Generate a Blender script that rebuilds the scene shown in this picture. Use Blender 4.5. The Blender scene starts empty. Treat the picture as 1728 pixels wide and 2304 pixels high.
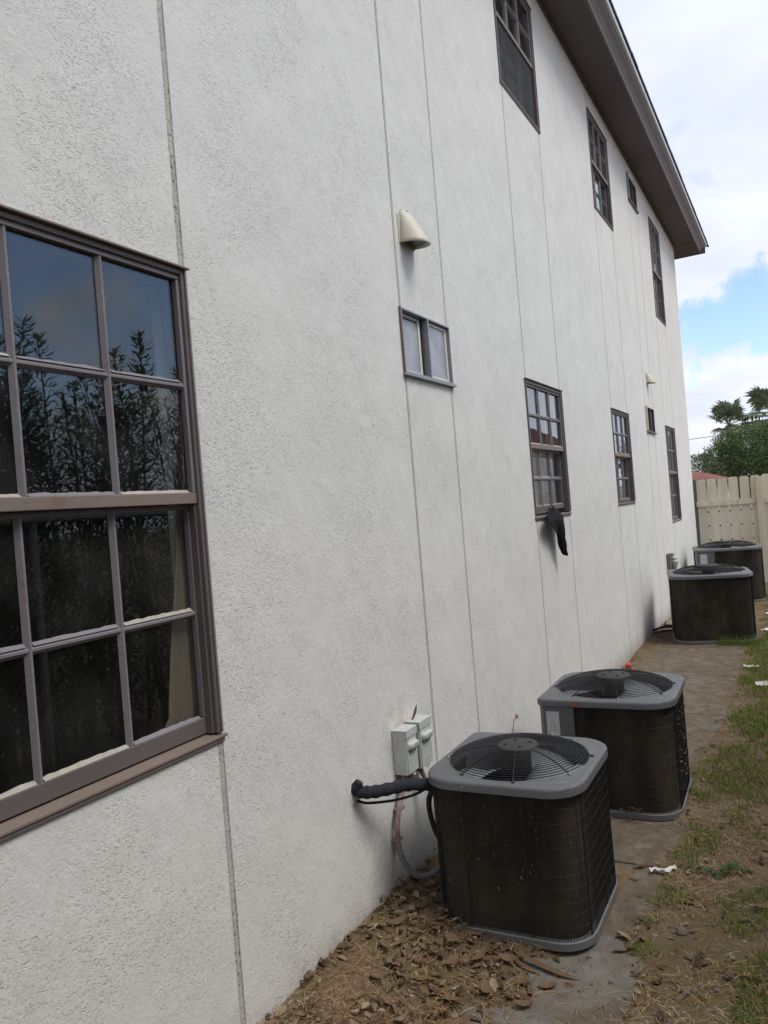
import bpy, math, random
from mathutils import Vector, Matrix, noise
random.seed(7)
R = math.radians
scene = bpy.context.scene
COL = scene.collection

# ------------------------------------------------------------------ camera, sky, sun
cam_d = bpy.data.cameras.new('camera'); cam = bpy.data.objects.new('camera', cam_d); COL.objects.link(cam)
cam_d.sensor_fit = 'VERTICAL'; cam_d.sensor_height = 36.0; cam_d.sensor_width = 27.0
cam_d.lens = 36.0 * 1750 / 2304
cam_d.clip_start = 0.05; cam_d.clip_end = 3000
CAM = Vector((1.55, 0.0, 1.618))
cR = Vector((0.87793759, 0.47173738, -0.08178895)); cU = Vector((0.07151798, 0.03969701, 0.99664905)); cF = Vector((-0.47340339, 0.88084504, -0.0011138))
cam.matrix_world = Matrix(((cR.x, cU.x, -cF.x, CAM.x), (cR.y, cU.y, -cF.y, CAM.y), (cR.z, cU.z, -cF.z, CAM.z), (0, 0, 0, 1)))
scene.camera = cam

SUN_EL, SUN_AZ = R(57), R(84)     # azimuth measured from +y towards +x
world = bpy.data.worlds.new('World'); scene.world = world; world.use_nodes = True
wt = world.node_tree; wt.nodes.clear()
def wn(t, **k):
    n = wt.nodes.new(t)
    for a, b in k.items(): setattr(n, a, b)
    return n
def wl(a, b): wt.links.new(a, b)
wo = wn('ShaderNodeOutputWorld'); bg = wn('ShaderNodeBackground'); wl(bg.outputs[0], wo.inputs[0])
sky = wn('ShaderNodeTexSky'); sky.sky_type = 'NISHITA'; sky.sun_disc = False
sky.sun_elevation = SUN_EL; sky.sun_rotation = SUN_AZ; sky.air_density = 1.0; sky.dust_density = 0.5
SKY_STRENGTH = 0.1
bg.inputs[1].default_value = SKY_STRENGTH
tc = wn('ShaderNodeTexCoord')
sep = wn('ShaderNodeSeparateXYZ'); wl(tc.outputs['Generated'], sep.inputs[0])
def wm(op, a, b=None, c=None):
    n = wn('ShaderNodeMath'); n.operation = op
    for i, v in enumerate((a, b, c)):
        if v is None: continue
        if isinstance(v, (int, float)): n.inputs[i].default_value = v
        else: wl(v, n.inputs[i])
    return n.outputs[0]
zz = wm('ADD', wm('MAXIMUM', sep.outputs[2], 0.0), 0.22)
cx_ = wm('DIVIDE', sep.outputs[0], zz); cy_ = wm('DIVIDE', sep.outputs[1], zz)
cmb = wn('ShaderNodeCombineXYZ'); wl(cx_, cmb.inputs[0]); wl(cy_, cmb.inputs[1]); cmb.inputs[2].default_value = 3.3
nz = wn('ShaderNodeTexNoise'); nz.inputs['Scale'].default_value = 1.15; nz.inputs['Detail'].default_value = 9; nz.inputs['Roughness'].default_value = 0.52; nz.inputs['Distortion'].default_value = 0.25
wl(cmb.outputs[0], nz.inputs['Vector'])
nz2 = wn('ShaderNodeTexNoise'); nz2.inputs['Scale'].default_value = 3.0; nz2.inputs['Detail'].default_value = 6
wl(cmb.outputs[0], nz2.inputs['Vector'])
nw = wn('ShaderNodeTexNoise'); nw.inputs['Scale'].default_value = 7; nw.inputs['Detail'].default_value = 7; nw.inputs['Roughness'].default_value = .6; wl(tc.outputs['Generated'], nw.inputs['Vector'])
warp = wn('ShaderNodeVectorMath'); warp.operation = 'MULTIPLY_ADD'; wl(nw.outputs['Color'], warp.inputs[0]); warp.inputs[1].default_value = (.22, .22, .22)
wv0 = wn('ShaderNodeVectorMath'); wv0.operation = 'ADD'; wl(tc.outputs['Generated'], wv0.inputs[0]); wv0.inputs[1].default_value = (-.11, -.11, -.11); wl(wv0.outputs[0], warp.inputs[2])
def px_dir(px, py):
    return (cF + cR * ((px - 864) / 1750) - cU * ((py - 1152) / 1750)).normalized()
def hole(d, r0, r1, amt):           # a gap in the clouds round a direction of the sky
    dp = wn('ShaderNodeVectorMath'); dp.operation = 'DOT_PRODUCT'
    nv = wn('ShaderNodeVectorMath'); nv.operation = 'NORMALIZE'; wl(warp.outputs[0], nv.inputs[0])
    wl(nv.outputs[0], dp.inputs[0]); dp.inputs[1].default_value = d
    mr = wn('ShaderNodeMapRange'); mr.interpolation_type = 'SMOOTHSTEP'
    mr.inputs['From Min'].default_value = math.cos(R(r1)); mr.inputs['From Max'].default_value = math.cos(R(r0))
    mr.inputs['To Min'].default_value = 0; mr.inputs['To Max'].default_value = amt
    wl(dp.outputs['Value'], mr.inputs['Value'])
    return mr.outputs[0]
cov = nz.outputs['Fac']
for px, py, r0, r1, amt in ((1635, 735, 1.0, 5.0, .26), (1500, 330, 0.4, 4.2, .12), (1650, 430, .4, 3.2, .12), (1600, 965, .5, 2.6, .12), (1640, 40, 1, 7, -.12), (1660, 560, 1, 6, -.16), (1560, 480, 1, 6, -.12), (1640, 870, .8, 2.6, -.12)):
    cov = wm('SUBTRACT', cov, hole(px_dir(px, py), r0, r1, amt))
m1 = px_dir(190, 600); m1 = Vector((-m1.x, m1.y, m1.z)); m2 = px_dir(300, 700); m2 = Vector((-m2.x, m2.y, m2.z))
cov = wm('SUBTRACT', cov, hole(m1, 5, 13, .40))
m3 = px_dir(230, 730); m3 = Vector((-m3.x, m3.y, m3.z))
cov = wm('SUBTRACT', cov, hole(m2, .5, 6, .12))
cov = wm('SUBTRACT', cov, hole(m3, 2, 6, -.42))
cr = wn('ShaderNodeMapRange'); cr.interpolation_type = 'SMOOTHSTEP'
cr.inputs['From Min'].default_value = 0.27; cr.inputs['From Max'].default_value = 0.45
wl(cov, cr.inputs['Value'])
ccol = wn('ShaderNodeValToRGB'); ccol.color_ramp.elements[0].position = 0.30; ccol.color_ramp.elements[0].color = (5.1, 5.5, 6.6, 1)
ccol.color_ramp.elements[1].position = 0.66; ccol.color_ramp.elements[1].color = (6.4, 6.65, 7.3, 1)
wl(nz2.outputs['Fac'], ccol.inputs[0])
skyg = wn('ShaderNodeMix'); skyg.data_type = 'RGBA'; skyg.blend_type = 'MULTIPLY'; skyg.inputs[0].default_value = 1
wl(sky.outputs[0], skyg.inputs[6]); skyg.inputs[7].default_value = (1.3, 1.33, 1.4, 1)
mx = wn('ShaderNodeMix'); mx.data_type = 'RGBA'; wl(cr.outputs[0], mx.inputs[0]); wl(skyg.outputs[2], mx.inputs[6]); wl(ccol.outputs[0], mx.inputs[7])
wl(mx.outputs[2], bg.inputs[0])

sd = bpy.data.lights.new('sun', 'SUN'); sd.energy = 1.3; sd.angle = R(24); sd.color = (1, .96, .9)
so = bpy.data.objects.new('sun', sd); COL.objects.link(so)
sdir = Vector((math.sin(SUN_AZ) * math.cos(SUN_EL), math.cos(SUN_AZ) * math.cos(SUN_EL), math.sin(SUN_EL)))
so.rotation_euler = sdir.to_track_quat('Z', 'Y').to_euler()
vs = scene.view_settings; vs.view_transform = 'Standard'; vs.look = 'None'; vs.gamma = 1; vs.use_curve_mapping = False
vs.exposure = 0.62
scene.render.engine = 'CYCLES'
scene.cycles.max_bounces = 6; scene.cycles.diffuse_bounces = 3; scene.cycles.glossy_bounces = 3; scene.cycles.transparent_max_bounces = 24; scene.cycles.caustics_reflective = False; scene.cycles.caustics_refractive = False

# ------------------------------------------------------------------ materials
def C4(c): return (c[0], c[1], c[2], 1)
class Mat:
    def __init__(s, name, rough=.7, metal=0.0, col=(.5, .5, .5), spec=.5):
        s.m = bpy.data.materials.new(name); s.m.use_nodes = True; s.t = s.m.node_tree
        s.b = s.t.nodes['Principled BSDF']; s.b.inputs['Roughness'].default_value = rough
        s.b.inputs['Metallic'].default_value = metal; s.b.inputs['Base Color'].default_value = C4(col)
        s.b.inputs['Specular IOR Level'].default_value = spec
        s.tc = s.t.nodes.new('ShaderNodeTexCoord'); s.bumps = None
    def L(s, a, b): s.t.links.new(a, b)
    def vec(s, scale=(1, 1, 1), which='Object', rot=(0, 0, 0)):
        n = s.t.nodes.new('ShaderNodeMapping'); n.inputs['Scale'].default_value = scale; n.inputs['Rotation'].default_value = rot
        s.L(s.tc.outputs[which], n.inputs[0]); return n.outputs[0]
    def noise(s, scale, detail=4, rough=.55, vec=None, dist=0, out='Fac'):
        n = s.t.nodes.new('ShaderNodeTexNoise'); n.inputs['Scale'].default_value = scale; n.inputs['Detail'].default_value = detail
        n.inputs['Roughness'].default_value = rough; n.inputs['Distortion'].default_value = dist
        s.L(vec if vec else s.tc.outputs['Object'], n.inputs['Vector']); return n.outputs[out]
    def voro(s, scale, vec=None, feature='F1', rand=1):
        n = s.t.nodes.new('ShaderNodeTexVoronoi'); n.feature = feature; n.inputs['Scale'].default_value = scale
        s.L(vec if vec else s.tc.outputs['Object'], n.inputs['Vector']); return n.outputs['Distance']
    def wave(s, scale, axis='X', vec=None, dist=0):
        n = s.t.nodes.new('ShaderNodeTexWave'); n.bands_direction = axis; n.inputs['Scale'].default_value = scale; n.inputs['Distortion'].default_value = dist
        s.L(vec if vec else s.tc.outputs['Object'], n.inputs['Vector']); return n.outputs['Fac']
    def rng(s, v, a, b, c=0, d=1, smooth=True):
        n = s.t.nodes.new('ShaderNodeMapRange'); n.interpolation_type = 'SMOOTHSTEP' if smooth else 'LINEAR'
        for k, x in zip(('From Min', 'From Max', 'To Min', 'To Max'), (a, b, c, d)): n.inputs[k].default_value = x
        s.L(v, n.inputs['Value']); return n.outputs[0]
    def ramp(s, v, stops):
        n = s.t.nodes.new('ShaderNodeValToRGB'); e = n.color_ramp.elements
        while len(e) < len(stops): e.new(.5)
        for i, (p, c) in enumerate(stops): e[i].position = p; e[i].color = C4(c)
        s.L(v, n.inputs[0]); return n.outputs[0]
    def mix(s, f, a, b, mode='MIX'):
        n = s.t.nodes.new('ShaderNodeMix'); n.data_type = 'RGBA'; n.blend_type = mode
        for i, v in ((0, f), (6, a), (7, b)):
            if isinstance(v, (int, float)): n.inputs[i].default_value = v
            elif isinstance(v, (tuple, list)): n.inputs[i].default_value = C4(v)
            else: s.L(v, n.inputs[i])
        return n.outputs[2]
    def mth(s, op, a, b=None):
        n = s.t.nodes.new('ShaderNodeMath'); n.operation = op
        for i, v in enumerate((a, b)):
            if v is None: continue
            if isinstance(v, (int, float)): n.inputs[i].default_value = v
            else: s.L(v, n.inputs[i])
        return n.outputs[0]
    def xyz(s):
        n = s.t.nodes.new('ShaderNodeSeparateXYZ'); s.L(s.tc.outputs['Object'], n.inputs[0]); return n.outputs
    def island(s):
        n = s.t.nodes.new('ShaderNodeNewGeometry'); return n.outputs['Random Per Island']
    def col(s, v): s.L(v, s.b.inputs['Base Color']); return s
    def rgh(s, v): s.L(v, s.b.inputs['Roughness']); return s
    def bump(s, h, dist=.002, strength=1):
        n = s.t.nodes.new('ShaderNodeBump'); n.inputs['Distance'].default_value = dist; n.inputs['Strength'].default_value = strength
        s.L(h, n.inputs['Height'])
        if s.bumps: s.L(s.bumps, n.inputs['Normal'])
        s.bumps = n.outputs[0]; s.L(n.outputs[0], s.b.inputs['Normal']); return s

def stucco():
    m = Mat('white_stucco', .92, spec=.25)
    x, y, z = m.xyz()
    patch = m.rng(m.noise(2.4, 7, .72), .44, .60, .16, 1)
    fine = m.noise(330, 2, .6)
    mid = m.noise(75, 3, .6, dist=.6)
    worms = m.rng(m.noise(118, 1.8, .5, m.vec((1, .75, 1), rot=(R(-25), 0, 0)), dist=1.1), .555, .66)
    pit2 = m.mth('MULTIPLY', m.rng(m.noise(80, 2, .5, m.vec((1, .6, 1), rot=(R(-35), 0, 0)), dist=1.0), .66, .72), m.rng(m.noise(2.3, 3, .6), .45, .6))
    sm = m.mth('MULTIPLY', worms, patch)
    h = m.mth('SUBTRACT', m.mth('ADD', m.mth('MULTIPLY', mid, .55), m.mth('MULTIPLY', fine, .16)), m.mth('MULTIPLY', sm, .75))
    m.bump(h, .0040, .72)
    m.bump(m.mth('MULTIPLY', pit2, -1), .004, .4)
    m.bump(m.noise(9, 5, .55, m.vec((1, 1, .5), rot=(R(38), 0, 0))), .020, .5)
    m.bump(m.noise(2.2, 3, .5), .03, .4)
    base = m.mix(m.noise(1.1, 5, .6), (.715, .712, .68), (.77, .765, .73))
    # warm cream bleed and grey soot
    base = m.mix(m.rng(m.noise(2.9, 6, .65, m.vec((1, 1, .35))), .50, .75, 0, .16), base, (.62, .63, .60))
    deep = m.mth('MULTIPLY', sm, .03)
    base = m.mix(deep, base, (.30, .29, .26))
    base = m.mix(m.mth('MULTIPLY', pit2, .30), base, (.25, .23, .2))
    # weather streaks running down from the eave
    st = m.rng(m.noise(5.5, 5, .7, m.vec((1, 1, .08))), .52, .78, 0, .24)
    st = m.mth('MULTIPLY', st, m.rng(z, 2.6, 5.4))
    base = m.mix(st, base, (.42, .43, .38))
    ck = m.t.nodes.new('ShaderNodeTexVoronoi'); ck.feature = 'DISTANCE_TO_EDGE'; ck.inputs['Scale'].default_value = 1.1
    wv_ = m.t.nodes.new('ShaderNodeVectorMath'); wv_.operation = 'MULTIPLY_ADD'; m.L(m.noise(3.5, 6, .65, out='Color'), wv_.inputs[0]); wv_.inputs[1].default_value = (.5, .5, .5); m.L(m.vec((1, 1, .7)), wv_.inputs[2]); m.L(wv_.outputs[0], ck.inputs['Vector'])
    crack = m.mth('MULTIPLY', m.rng(ck.outputs['Distance'], .0, .0045, 1, 0), m.rng(m.noise(1.3, 3, .5), .56, .62))
    base = m.mix(m.mth('MULTIPLY', crack, .16), base, (.30, .29, .27)); m.bump(m.mth('MULTIPLY', crack, -1), .002, .3)
    # soil splash along the foot
    foot = m.mth('MULTIPLY', m.rng(m.mth('ADD', z, m.mth('MULTIPLY', m.noise(6, 5, .7), .22)), .10, .34, 1, 0), .7)
    base = m.mix(foot, base, (.36, .28, .23))
    # pinkish rust wash next to the disconnect boxes
    dy = m.mth('SUBTRACT', y, 2.86); dz = m.mth('SUBTRACT', z, .70)
    rr_ = m.mth('ADD', m.mth('MULTIPLY', dy, dy), m.mth('MULTIPLY', dz, dz))
    wash = m.mth('MULTIPLY', m.rng(rr_, .0, .03, 1, 0), m.rng(m.noise(11, 5, .7), .35, .65))
    base = m.mix(m.mth('MULTIPLY', wash, .55), base, (.50, .33, .26))
    return m.col(base).m
def joint_mat():
    m = Mat('dirty_joint_caulk', .9, spec=.2)
    n = m.noise(16, 5, .7, m.vec((1, 1, .5)))
    c = m.ramp(n, [(.3, (.42, .41, .37)), (.5, (.52, .51, .465)), (.7, (.60, .595, .55))])
    crumb = m.mth('MULTIPLY', m.rng(m.noise(75, 2, .6), .58, .63), m.rng(m.noise(2.6, 3, .6, m.vec((1, 1, .7))), .48, .60))
    c = m.mix(m.mth('MULTIPLY', crumb, .85), c, (.15, .13, .11)); m.col(c)
    return m.bump(m.noise(60, 4, .7), .006, 1).m
def wood_brown(name='brown_painted_wood', a=(.120, .100, .096), b=(.165, .138, .132), worn=(.42, .38, .34), amt=.5):
    m = Mat(name, .55, spec=.4)
    n = m.noise(3, 5, .6, m.vec((3, 1, 1)))
    c = m.mix(n, a, b)
    chip = m.rng(m.noise(32, 5, .75), .63, .69, 0, amt)
    c = m.mix(chip, c, worn)
    c = m.mix(m.rng(m.noise(11, 4, .7), .55, .72, 0, .5), c, (.15, .085, .06))
    return m.col(c).bump(m.noise(90, 4, .6), .0012, .6).m
def glass():
    m = bpy.data.materials.new('window_glass'); m.use_nodes = True; t = m.node_tree; t.nodes.clear()
    o = t.nodes.new('ShaderNodeOutputMaterial'); mx = t.nodes.new('ShaderNodeMixShader'); tr = t.nodes.new('ShaderNodeBsdfTransparent'); gl = t.nodes.new('ShaderNodeBsdfGlossy')
    lw = t.nodes.new('ShaderNodeLayerWeight'); lw.inputs[0].default_value = .5
    pw = t.nodes.new('ShaderNodeMath'); pw.operation = 'POWER'; pw.inputs[1].default_value = 4.6; t.links.new(lw.outputs['Facing'], pw.inputs[0])
    fr = t.nodes.new('ShaderNodeMapRange'); fr.inputs['To Min'].default_value = .052; t.links.new(pw.outputs[0], fr.inputs['Value'])
    tr.inputs[0].default_value = (.90, .91, .90, 1); gl.inputs['Roughness'].default_value = .008; gl.inputs[0].default_value = (.95, .98, 1, 1)
    tcn = t.nodes.new('ShaderNodeTexCoord')
    # dusty film
    df = t.nodes.new('ShaderNodeBsdfDiffuse'); df.inputs[0].default_value = (.42, .43, .42, 1)
    n2 = t.nodes.new('ShaderNodeTexNoise'); n2.inputs['Scale'].default_value = 5; n2.inputs['Detail'].default_value = 6; t.links.new(tcn.outputs['Object'], n2.inputs['Vector'])
    n3 = t.nodes.new('ShaderNodeTexNoise'); n3.inputs['Scale'].default_value = 85; n3.inputs['Detail'].default_value = 1; t.links.new(tcn.outputs['Object'], n3.inputs['Vector'])
    r3 = t.nodes.new('ShaderNodeMapRange'); r3.inputs['From Min'].default_value = .74; r3.inputs['From Max'].default_value = .78; r3.inputs['To Max'].default_value = .10; t.links.new(n3.outputs['Fac'], r3.inputs['Value'])
    r2 = t.nodes.new('ShaderNodeMapRange'); r2.inputs['From Min'].default_value = .42; r2.inputs['From Max'].default_value = .8; r2.inputs['To Min'].default_value = .008; r2.inputs['To Max'].default_value = .05; t.links.new(n2.outputs['Fac'], r2.inputs['Value'])
    ad = t.nodes.new('ShaderNodeMath'); ad.operation = 'ADD'; t.links.new(r2.outputs[0], ad.inputs[0]); t.links.new(r3.outputs[0], ad.inputs[1])
    m2 = t.nodes.new('ShaderNodeMixShader'); t.links.new(ad.outputs[0], m2.inputs[0]); t.links.new(tr.outputs[0], m2.inputs[1]); t.links.new(df.outputs[0], m2.inputs[2])
    bp = t.nodes.new('ShaderNodeBump'); bp.inputs['Distance'].default_value = .0004; bp.inputs['Strength'].default_value = .25
    n4 = t.nodes.new('ShaderNodeTexNoise'); n4.inputs['Scale'].default_value = 1.5; n4.inputs['Detail'].default_value = 0; t.links.new(tcn.outputs['Object'], n4.inputs['Vector']); t.links.new(n4.outputs['Fac'], bp.inputs['Height'])
    t.links.new(bp.outputs[0], gl.inputs['Normal'])
    t.links.new(fr.outputs[0], mx.inputs[0]); t.links.new(m2.outputs[0], mx.inputs[1]); t.links.new(gl.outputs[0], mx.inputs[2]); t.links.new(mx.outputs[0], o.inputs[0])
    return m
def grey_metal(name='grey_painted_steel', a=(.105, .108, .117), b=(.145, .148, .157)):
    m = Mat(name, .42, spec=.5)
    c = m.mix(m.noise(7, 5, .6), a, b)
    c = m.mix(m.rng(m.noise(42, 5, .8), .62, .72, 0, .5), c, (.32, .31, .29))
    c = m.mix(m.rng(m.noise(15, 5, .7), .62, .75, 0, .4), c, (.16, .13, .10))
    return m.col(c).rgh(m.rng(m.noise(12), .3, .7, .38, .6)).bump(m.noise(35, 3), .001, .4).m
def simple(name, col, rough=.6, metal=0, var=.15, scale=30, bump=.0006, spec=.5):
    m = Mat(name, rough, metal, spec=spec)
    lo = tuple(v * (1 - var) for v in col); hi = tuple(min(1, v * (1 + var)) for v in col)
    m.col(m.mix(m.noise(scale, 5, .6), lo, hi)); m.bump(m.noise(scale * 3, 3), bump, .7); return m.m
def coil_mat():
    m = Mat('dirty_coil_fins', .75, spec=.25)
    x, y, z = m.xyz()
    n = m.noise(4.5, 6, .72, m.vec((1, 1, .5)))
    c = m.ramp(n, [(.34, (.026, .020, .014)), (.50, (.070, .055, .036)), (.72, (.16, .13, .085))])
    w = m.rng(m.wave(72, 'Z', m.vec((0, 0, 1))), .2, .8, .0, 1)
    c = m.mix(m.mth('MULTIPLY', w, .30), c, (.006, .0055, .005))
    fl = m.rng(m.noise(60, 3, .7, m.vec((1, 1, .22))), .70, .74, 0, .5)
    c = m.mix(fl, c, (.24, .21, .16))
    return m.col(c).bump(w, .002, .8).m
def dirt_mat():
    m = Mat('bare_soil', .95, spec=.15)
    a = m.noise(3.1, 7, .65); b = m.noise(38, 5, .7)
    c = m.ramp(a, [(.3, (.135, .086, .050)), (.5, (.205, .140, .088)), (.7, (.28, .205, .14))])
    c = m.mix(m.rng(b, .3, .7, 0, .5), c, (.095, .064, .040))
    c = m.mix(m.rng(m.voro(85), .0, .28, .35, 0), c, (.30, .27, .23))
    c = m.mix(m.rng(m.noise(1.2, 5, .6), .48, .62, 0, .5), c, (.13, .115, .05))
    m.bump(b, .02, .7); m.bump(m.voro(60), .006, .6)
    return m.col(c).m
def concrete_mat():
    m = Mat('soiled_concrete', .9, spec=.2)
    a = m.noise(2.3, 7, .65); x, y, z = m.xyz()
    c = m.ramp(m.noise(14, 6, .7), [(.3, (.16, .147, .128)), (.7, (.25, .235, .205))])
    so_ = m.rng(m.mth('ADD', a, m.rng(y, 2.6, 3.2, -.05, .10)), .42, .56, .08, .93)
    c = m.mix(so_, c, m.ramp(m.noise(11, 7, .75), [(.32, (.10, .074, .050)), (.5, (.16, .122, .085)), (.68, (.25, .21, .16))]))
    c = m.mix(m.rng(m.noise(1.6, 5, .6), .50, .66, 0, .35), c, (.085, .080, .040))
    c = m.mix(m.rng(m.noise(70, 3, .8), .70, .74, 0, .7), c, (.4, .38, .33))
    return m.col(c).bump(m.noise(45, 7, .75), .008, .8).m
def leafy(name, stops, rough=.6, trans=.25):
    m = Mat(name, rough, spec=.25)
    c = m.ramp(m.island(), stops)
    m.col(c)
    tl = m.t.nodes.new('ShaderNodeBsdfTranslucent'); m.L(c, tl.inputs[0])
    mxn = m.t.nodes.new('ShaderNodeMixShader'); mxn.inputs[0].default_value = trans
    out = m.t.nodes['Material Output']; m.L(m.b.outputs[0], mxn.inputs[1]); m.L(tl.outputs[0], mxn.inputs[2]); m.L(mxn.outputs[0], out.inputs[0])
    return m.m
def island_mat(name, stops, rough=.8, spec=.2, bump=None):
    m = Mat(name, rough, spec=spec); m.col(m.ramp(m.island(), stops))
    if bump: m.bump(m.noise(bump[0], 4), bump[1], .8)
    return m.m
def fence_mat():
    m = Mat('cream_painted_boards', .75, spec=.25)
    n = m.noise(6, 6, .7, m.vec((1, 1, .12)))
    c = m.ramp(n, [(.3, (.55, .49, .36)), (.5, (.70, .64, .50)), (.7, (.77, .71, .57))])
    c = m.mix(m.rng(m.noise(9, 4, .8, m.vec((1, 1, .3))), .66, .73, 0, .6), c, (.25, .20, .15))
    oi = m.t.nodes.new('ShaderNodeObjectInfo'); c = m.mix(m.rng(oi.outputs['Random'], 0, 1, 0, .30, False), c, (.50, .44, .35))
    return m.col(c).bump(n, .003, .6).m
def tile_mat():
    m = Mat('red_roof_tile', .85, spec=.2)
    return m.col(m.ramp(m.noise(2.2, 6, .7), [(.3, (.14, .055, .040)), (.7, (.26, .11, .08))])).m
def fabric_mat(name, col, sc=6):
    m = Mat(name, .95, spec=.1)
    c = m.mix(m.noise(sc, 4), tuple(v * .8 for v in col), col)
    return m.col(c).bump(m.noise(200, 2), .001, .5).m
def sticker_mat():
    m = Mat('printed_label', .5)
    w = m.rng(m.wave(38, 'Z', m.vec((0, 0, 1)), 0), .55, .6, 0, 1)
    n = m.rng(m.noise(170, 1, .5, m.vec((1, 1, .2))), .42, .5, 0, 1)
    return m.col(m.mix(m.mth('MULTIPLY', m.mth('MULTIPLY', w, n), .75), (.60, .61, .62), (.22, .22, .24))).m

M = dict(
    stucco=stucco(), joint=joint_mat(), wood=wood_brown(), wood_lt=wood_brown('worn_brown_rail', (.20, .155, .13), (.27, .21, .18), (.5, .45, .4), .35),
    sash=wood_brown('lavender_brown_sash', (.19, .175, .19), (.25, .23, .245), (.5, .47, .43), .35),
    putty=simple('old_putty', (.42, .39, .33), .9, var=.35, scale=50, bump=.003), glass=glass(), ac=grey_metal(), base=grey_metal('grey_base_steel', (.12, .124, .122), (.165, .17, .165)),
    black=simple('black_wire_coating', (.016, .016, .017), .75, var=.4), blackm=simple('black_fan_motor', (.012, .013, .017), .5), blade=simple('grey_fan_blade', (.30, .31, .33), .5, var=.3, scale=8),
    cap=simple('dusty_black_plate', (.034, .034, .034), .7, var=.5, scale=22), coil=coil_mat(), screw=simple('zinc_screw', (.35, .35, .36), .35, .8), dirt=dirt_mat(), conc=concrete_mat(),
    grass=leafy('green_grass', [(0, (.085, .15, .018)), (.45, (.155, .24, .034)), (.72, (.24, .29, .06)), (.85, (.28, .22, .09)), (1, (.38, .30, .15))], .6, .3),
    straw=island_mat('dry_straw', [(0, (.15, .09, .045)), (.4, (.30, .19, .09)), (.8, (.42, .29, .15)), (1, (.5, .40, .26))], .8),
    litter=island_mat('dead_leaf', [(0, (.05, .030, .018)), (.3, (.10, .058, .033)), (.55, (.155, .092, .052)), (.8, (.21, .145, .088)), (1, (.34, .27, .18))], .75, .3, (60, .003)),
    stone=island_mat('pebble_stone', [(0, (.10, .085, .066)), (.6, (.17, .14, .11)), (1, (.30, .26, .21))], .85, .3, (40, .004)),
    box=None, foam=simple('black_foam_insulation', (.028, .030, .038), .9, var=.5, scale=60, bump=.004, spec=.2), conduit=None,
    fence=fence_mat(), tile=tile_mat(), cream=simple('cream_vent_enamel', (.62, .58, .47), .55, var=.08, scale=12), alum=simple('grey_aluminium', (.30, .31, .34), .4, .3, .2),
    almond=simple('cream_vinyl_sash', (.74, .71, .62), .5, var=.06), frost=None, rust=simple('rusted_frame_edge', (.19, .13, .11), .9, var=.4, scale=40, bump=.002),
    soffit=simple('brown_painted_soffit', (.100, .086, .094), .7, var=.14, scale=3, bump=.002), gutter=simple('brown_gutter', (.125, .102, .106), .5, var=.15, scale=8), drip=simple('white_drip_edge', (.62, .66, .70), .4, var=.1),
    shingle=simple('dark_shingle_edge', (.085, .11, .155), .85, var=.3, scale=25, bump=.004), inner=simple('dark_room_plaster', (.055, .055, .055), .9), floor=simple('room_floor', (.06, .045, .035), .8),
    beige=fabric_mat('beige_curtain', (.27, .225, .165)), greycur=fabric_mat('grey_curtain', (.36, .35, .37), 9), whitecur=fabric_mat('white_blind_cloth', (.75, .75, .76)), cloth=fabric_mat('black_cloth', (.022, .022, .028), 14),
    screen=simple('dark_fly_screen', (.055, .058, .062), .8, var=.2, scale=12), paper=simple('white_paper', (.72, .71, .68), .8, var=.1, scale=20),
    sticker=sticker_mat(), yellow=simple('yellowed_label', (.40, .38, .28), .6, var=.3, scale=14), white=simple('white_siding_paint', (.68, .68, .66), .7, var=.06, scale=4),
    bark=simple('tree_bark', (.13, .10, .075), .9, var=.4, scale=14, bump=.01), galv=simple('galvanised_wire', (.32, .33, .34), .5, .5), greypost=simple('shaded_green_grey_post', (.12, .135, .13), .85, var=.25, scale=8),
    rustpatch=simple('rust_patch', (.25, .11, .05), .9, var=.4, scale=70), red=simple('red_plastic', (.55, .08, .05), .5), pinkbit=simple('dried_pink_blossom', (.42, .26, .20), .8), dark=simple('casing_shade_black', (.006, .006, .007), .9),
    bush=leafy('broad_tree_leaf', [(0, (.05, .085, .03)), (.4, (.09, .14, .05)), (.75, (.14, .19, .075)), (1, (.20, .22, .11))], .55, .2),  # greens paled to stand in for haze over the far trees
    hedge=leafy('glossy_hedge_leaf', [(0, (.03, .06, .02)), (.5, (.06, .11, .035)), (1, (.11, .17, .055))], .4, .35),
    palm=leafy('palm_frond', [(0, (.14, .19, .12)), (.5, (.21, .27, .17)), (1, (.30, .34, .23))], .5, .2))  # frond colour lightened to carry the distance haze
def screen_mat():
    m = Mat('fly_screen_mesh', .8, spec=.2); m.col(m.ramp(m.noise(5, 4, .6, m.vec((1, 1, .3))), [(.3, (.05, .052, .056)), (.7, (.085, .088, .095))]))
    tr = m.t.nodes.new('ShaderNodeBsdfTransparent'); mxn = m.t.nodes.new('ShaderNodeMixShader'); mxn.inputs[0].default_value = .45
    out = m.t.nodes['Material Output']; m.L(m.b.outputs[0], mxn.inputs[1]); m.L(tr.outputs[0], mxn.inputs[2]); m.L(mxn.outputs[0], out.inputs[0])
    return m.m
def box_mat():
    m = Mat('pale_grey_box_enamel', .55)
    c = m.mix(m.noise(12, 4), (.48, .51, .48), (.56, .585, .55))
    c = m.mix(m.rng(m.noise(30, 5, .75), .55, .66, 0, .7), c, (.50, .34, .26))
    return m.col(c).bump(m.noise(50, 3), .001, .5).m
def conduit_mat():
    m = Mat('overpainted_conduit', .7)
    x, y, z = m.xyz()
    c = m.mix(m.rng(m.noise(22, 4, .7, m.vec((1, 1, .4))), .42, .55), (.34, .27, .25), (.24, .15, .125))
    c = m.mix(m.rng(z, .20, .34, 1, 0), c, (.15, .155, .15))
    return m.col(c).m
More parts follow.
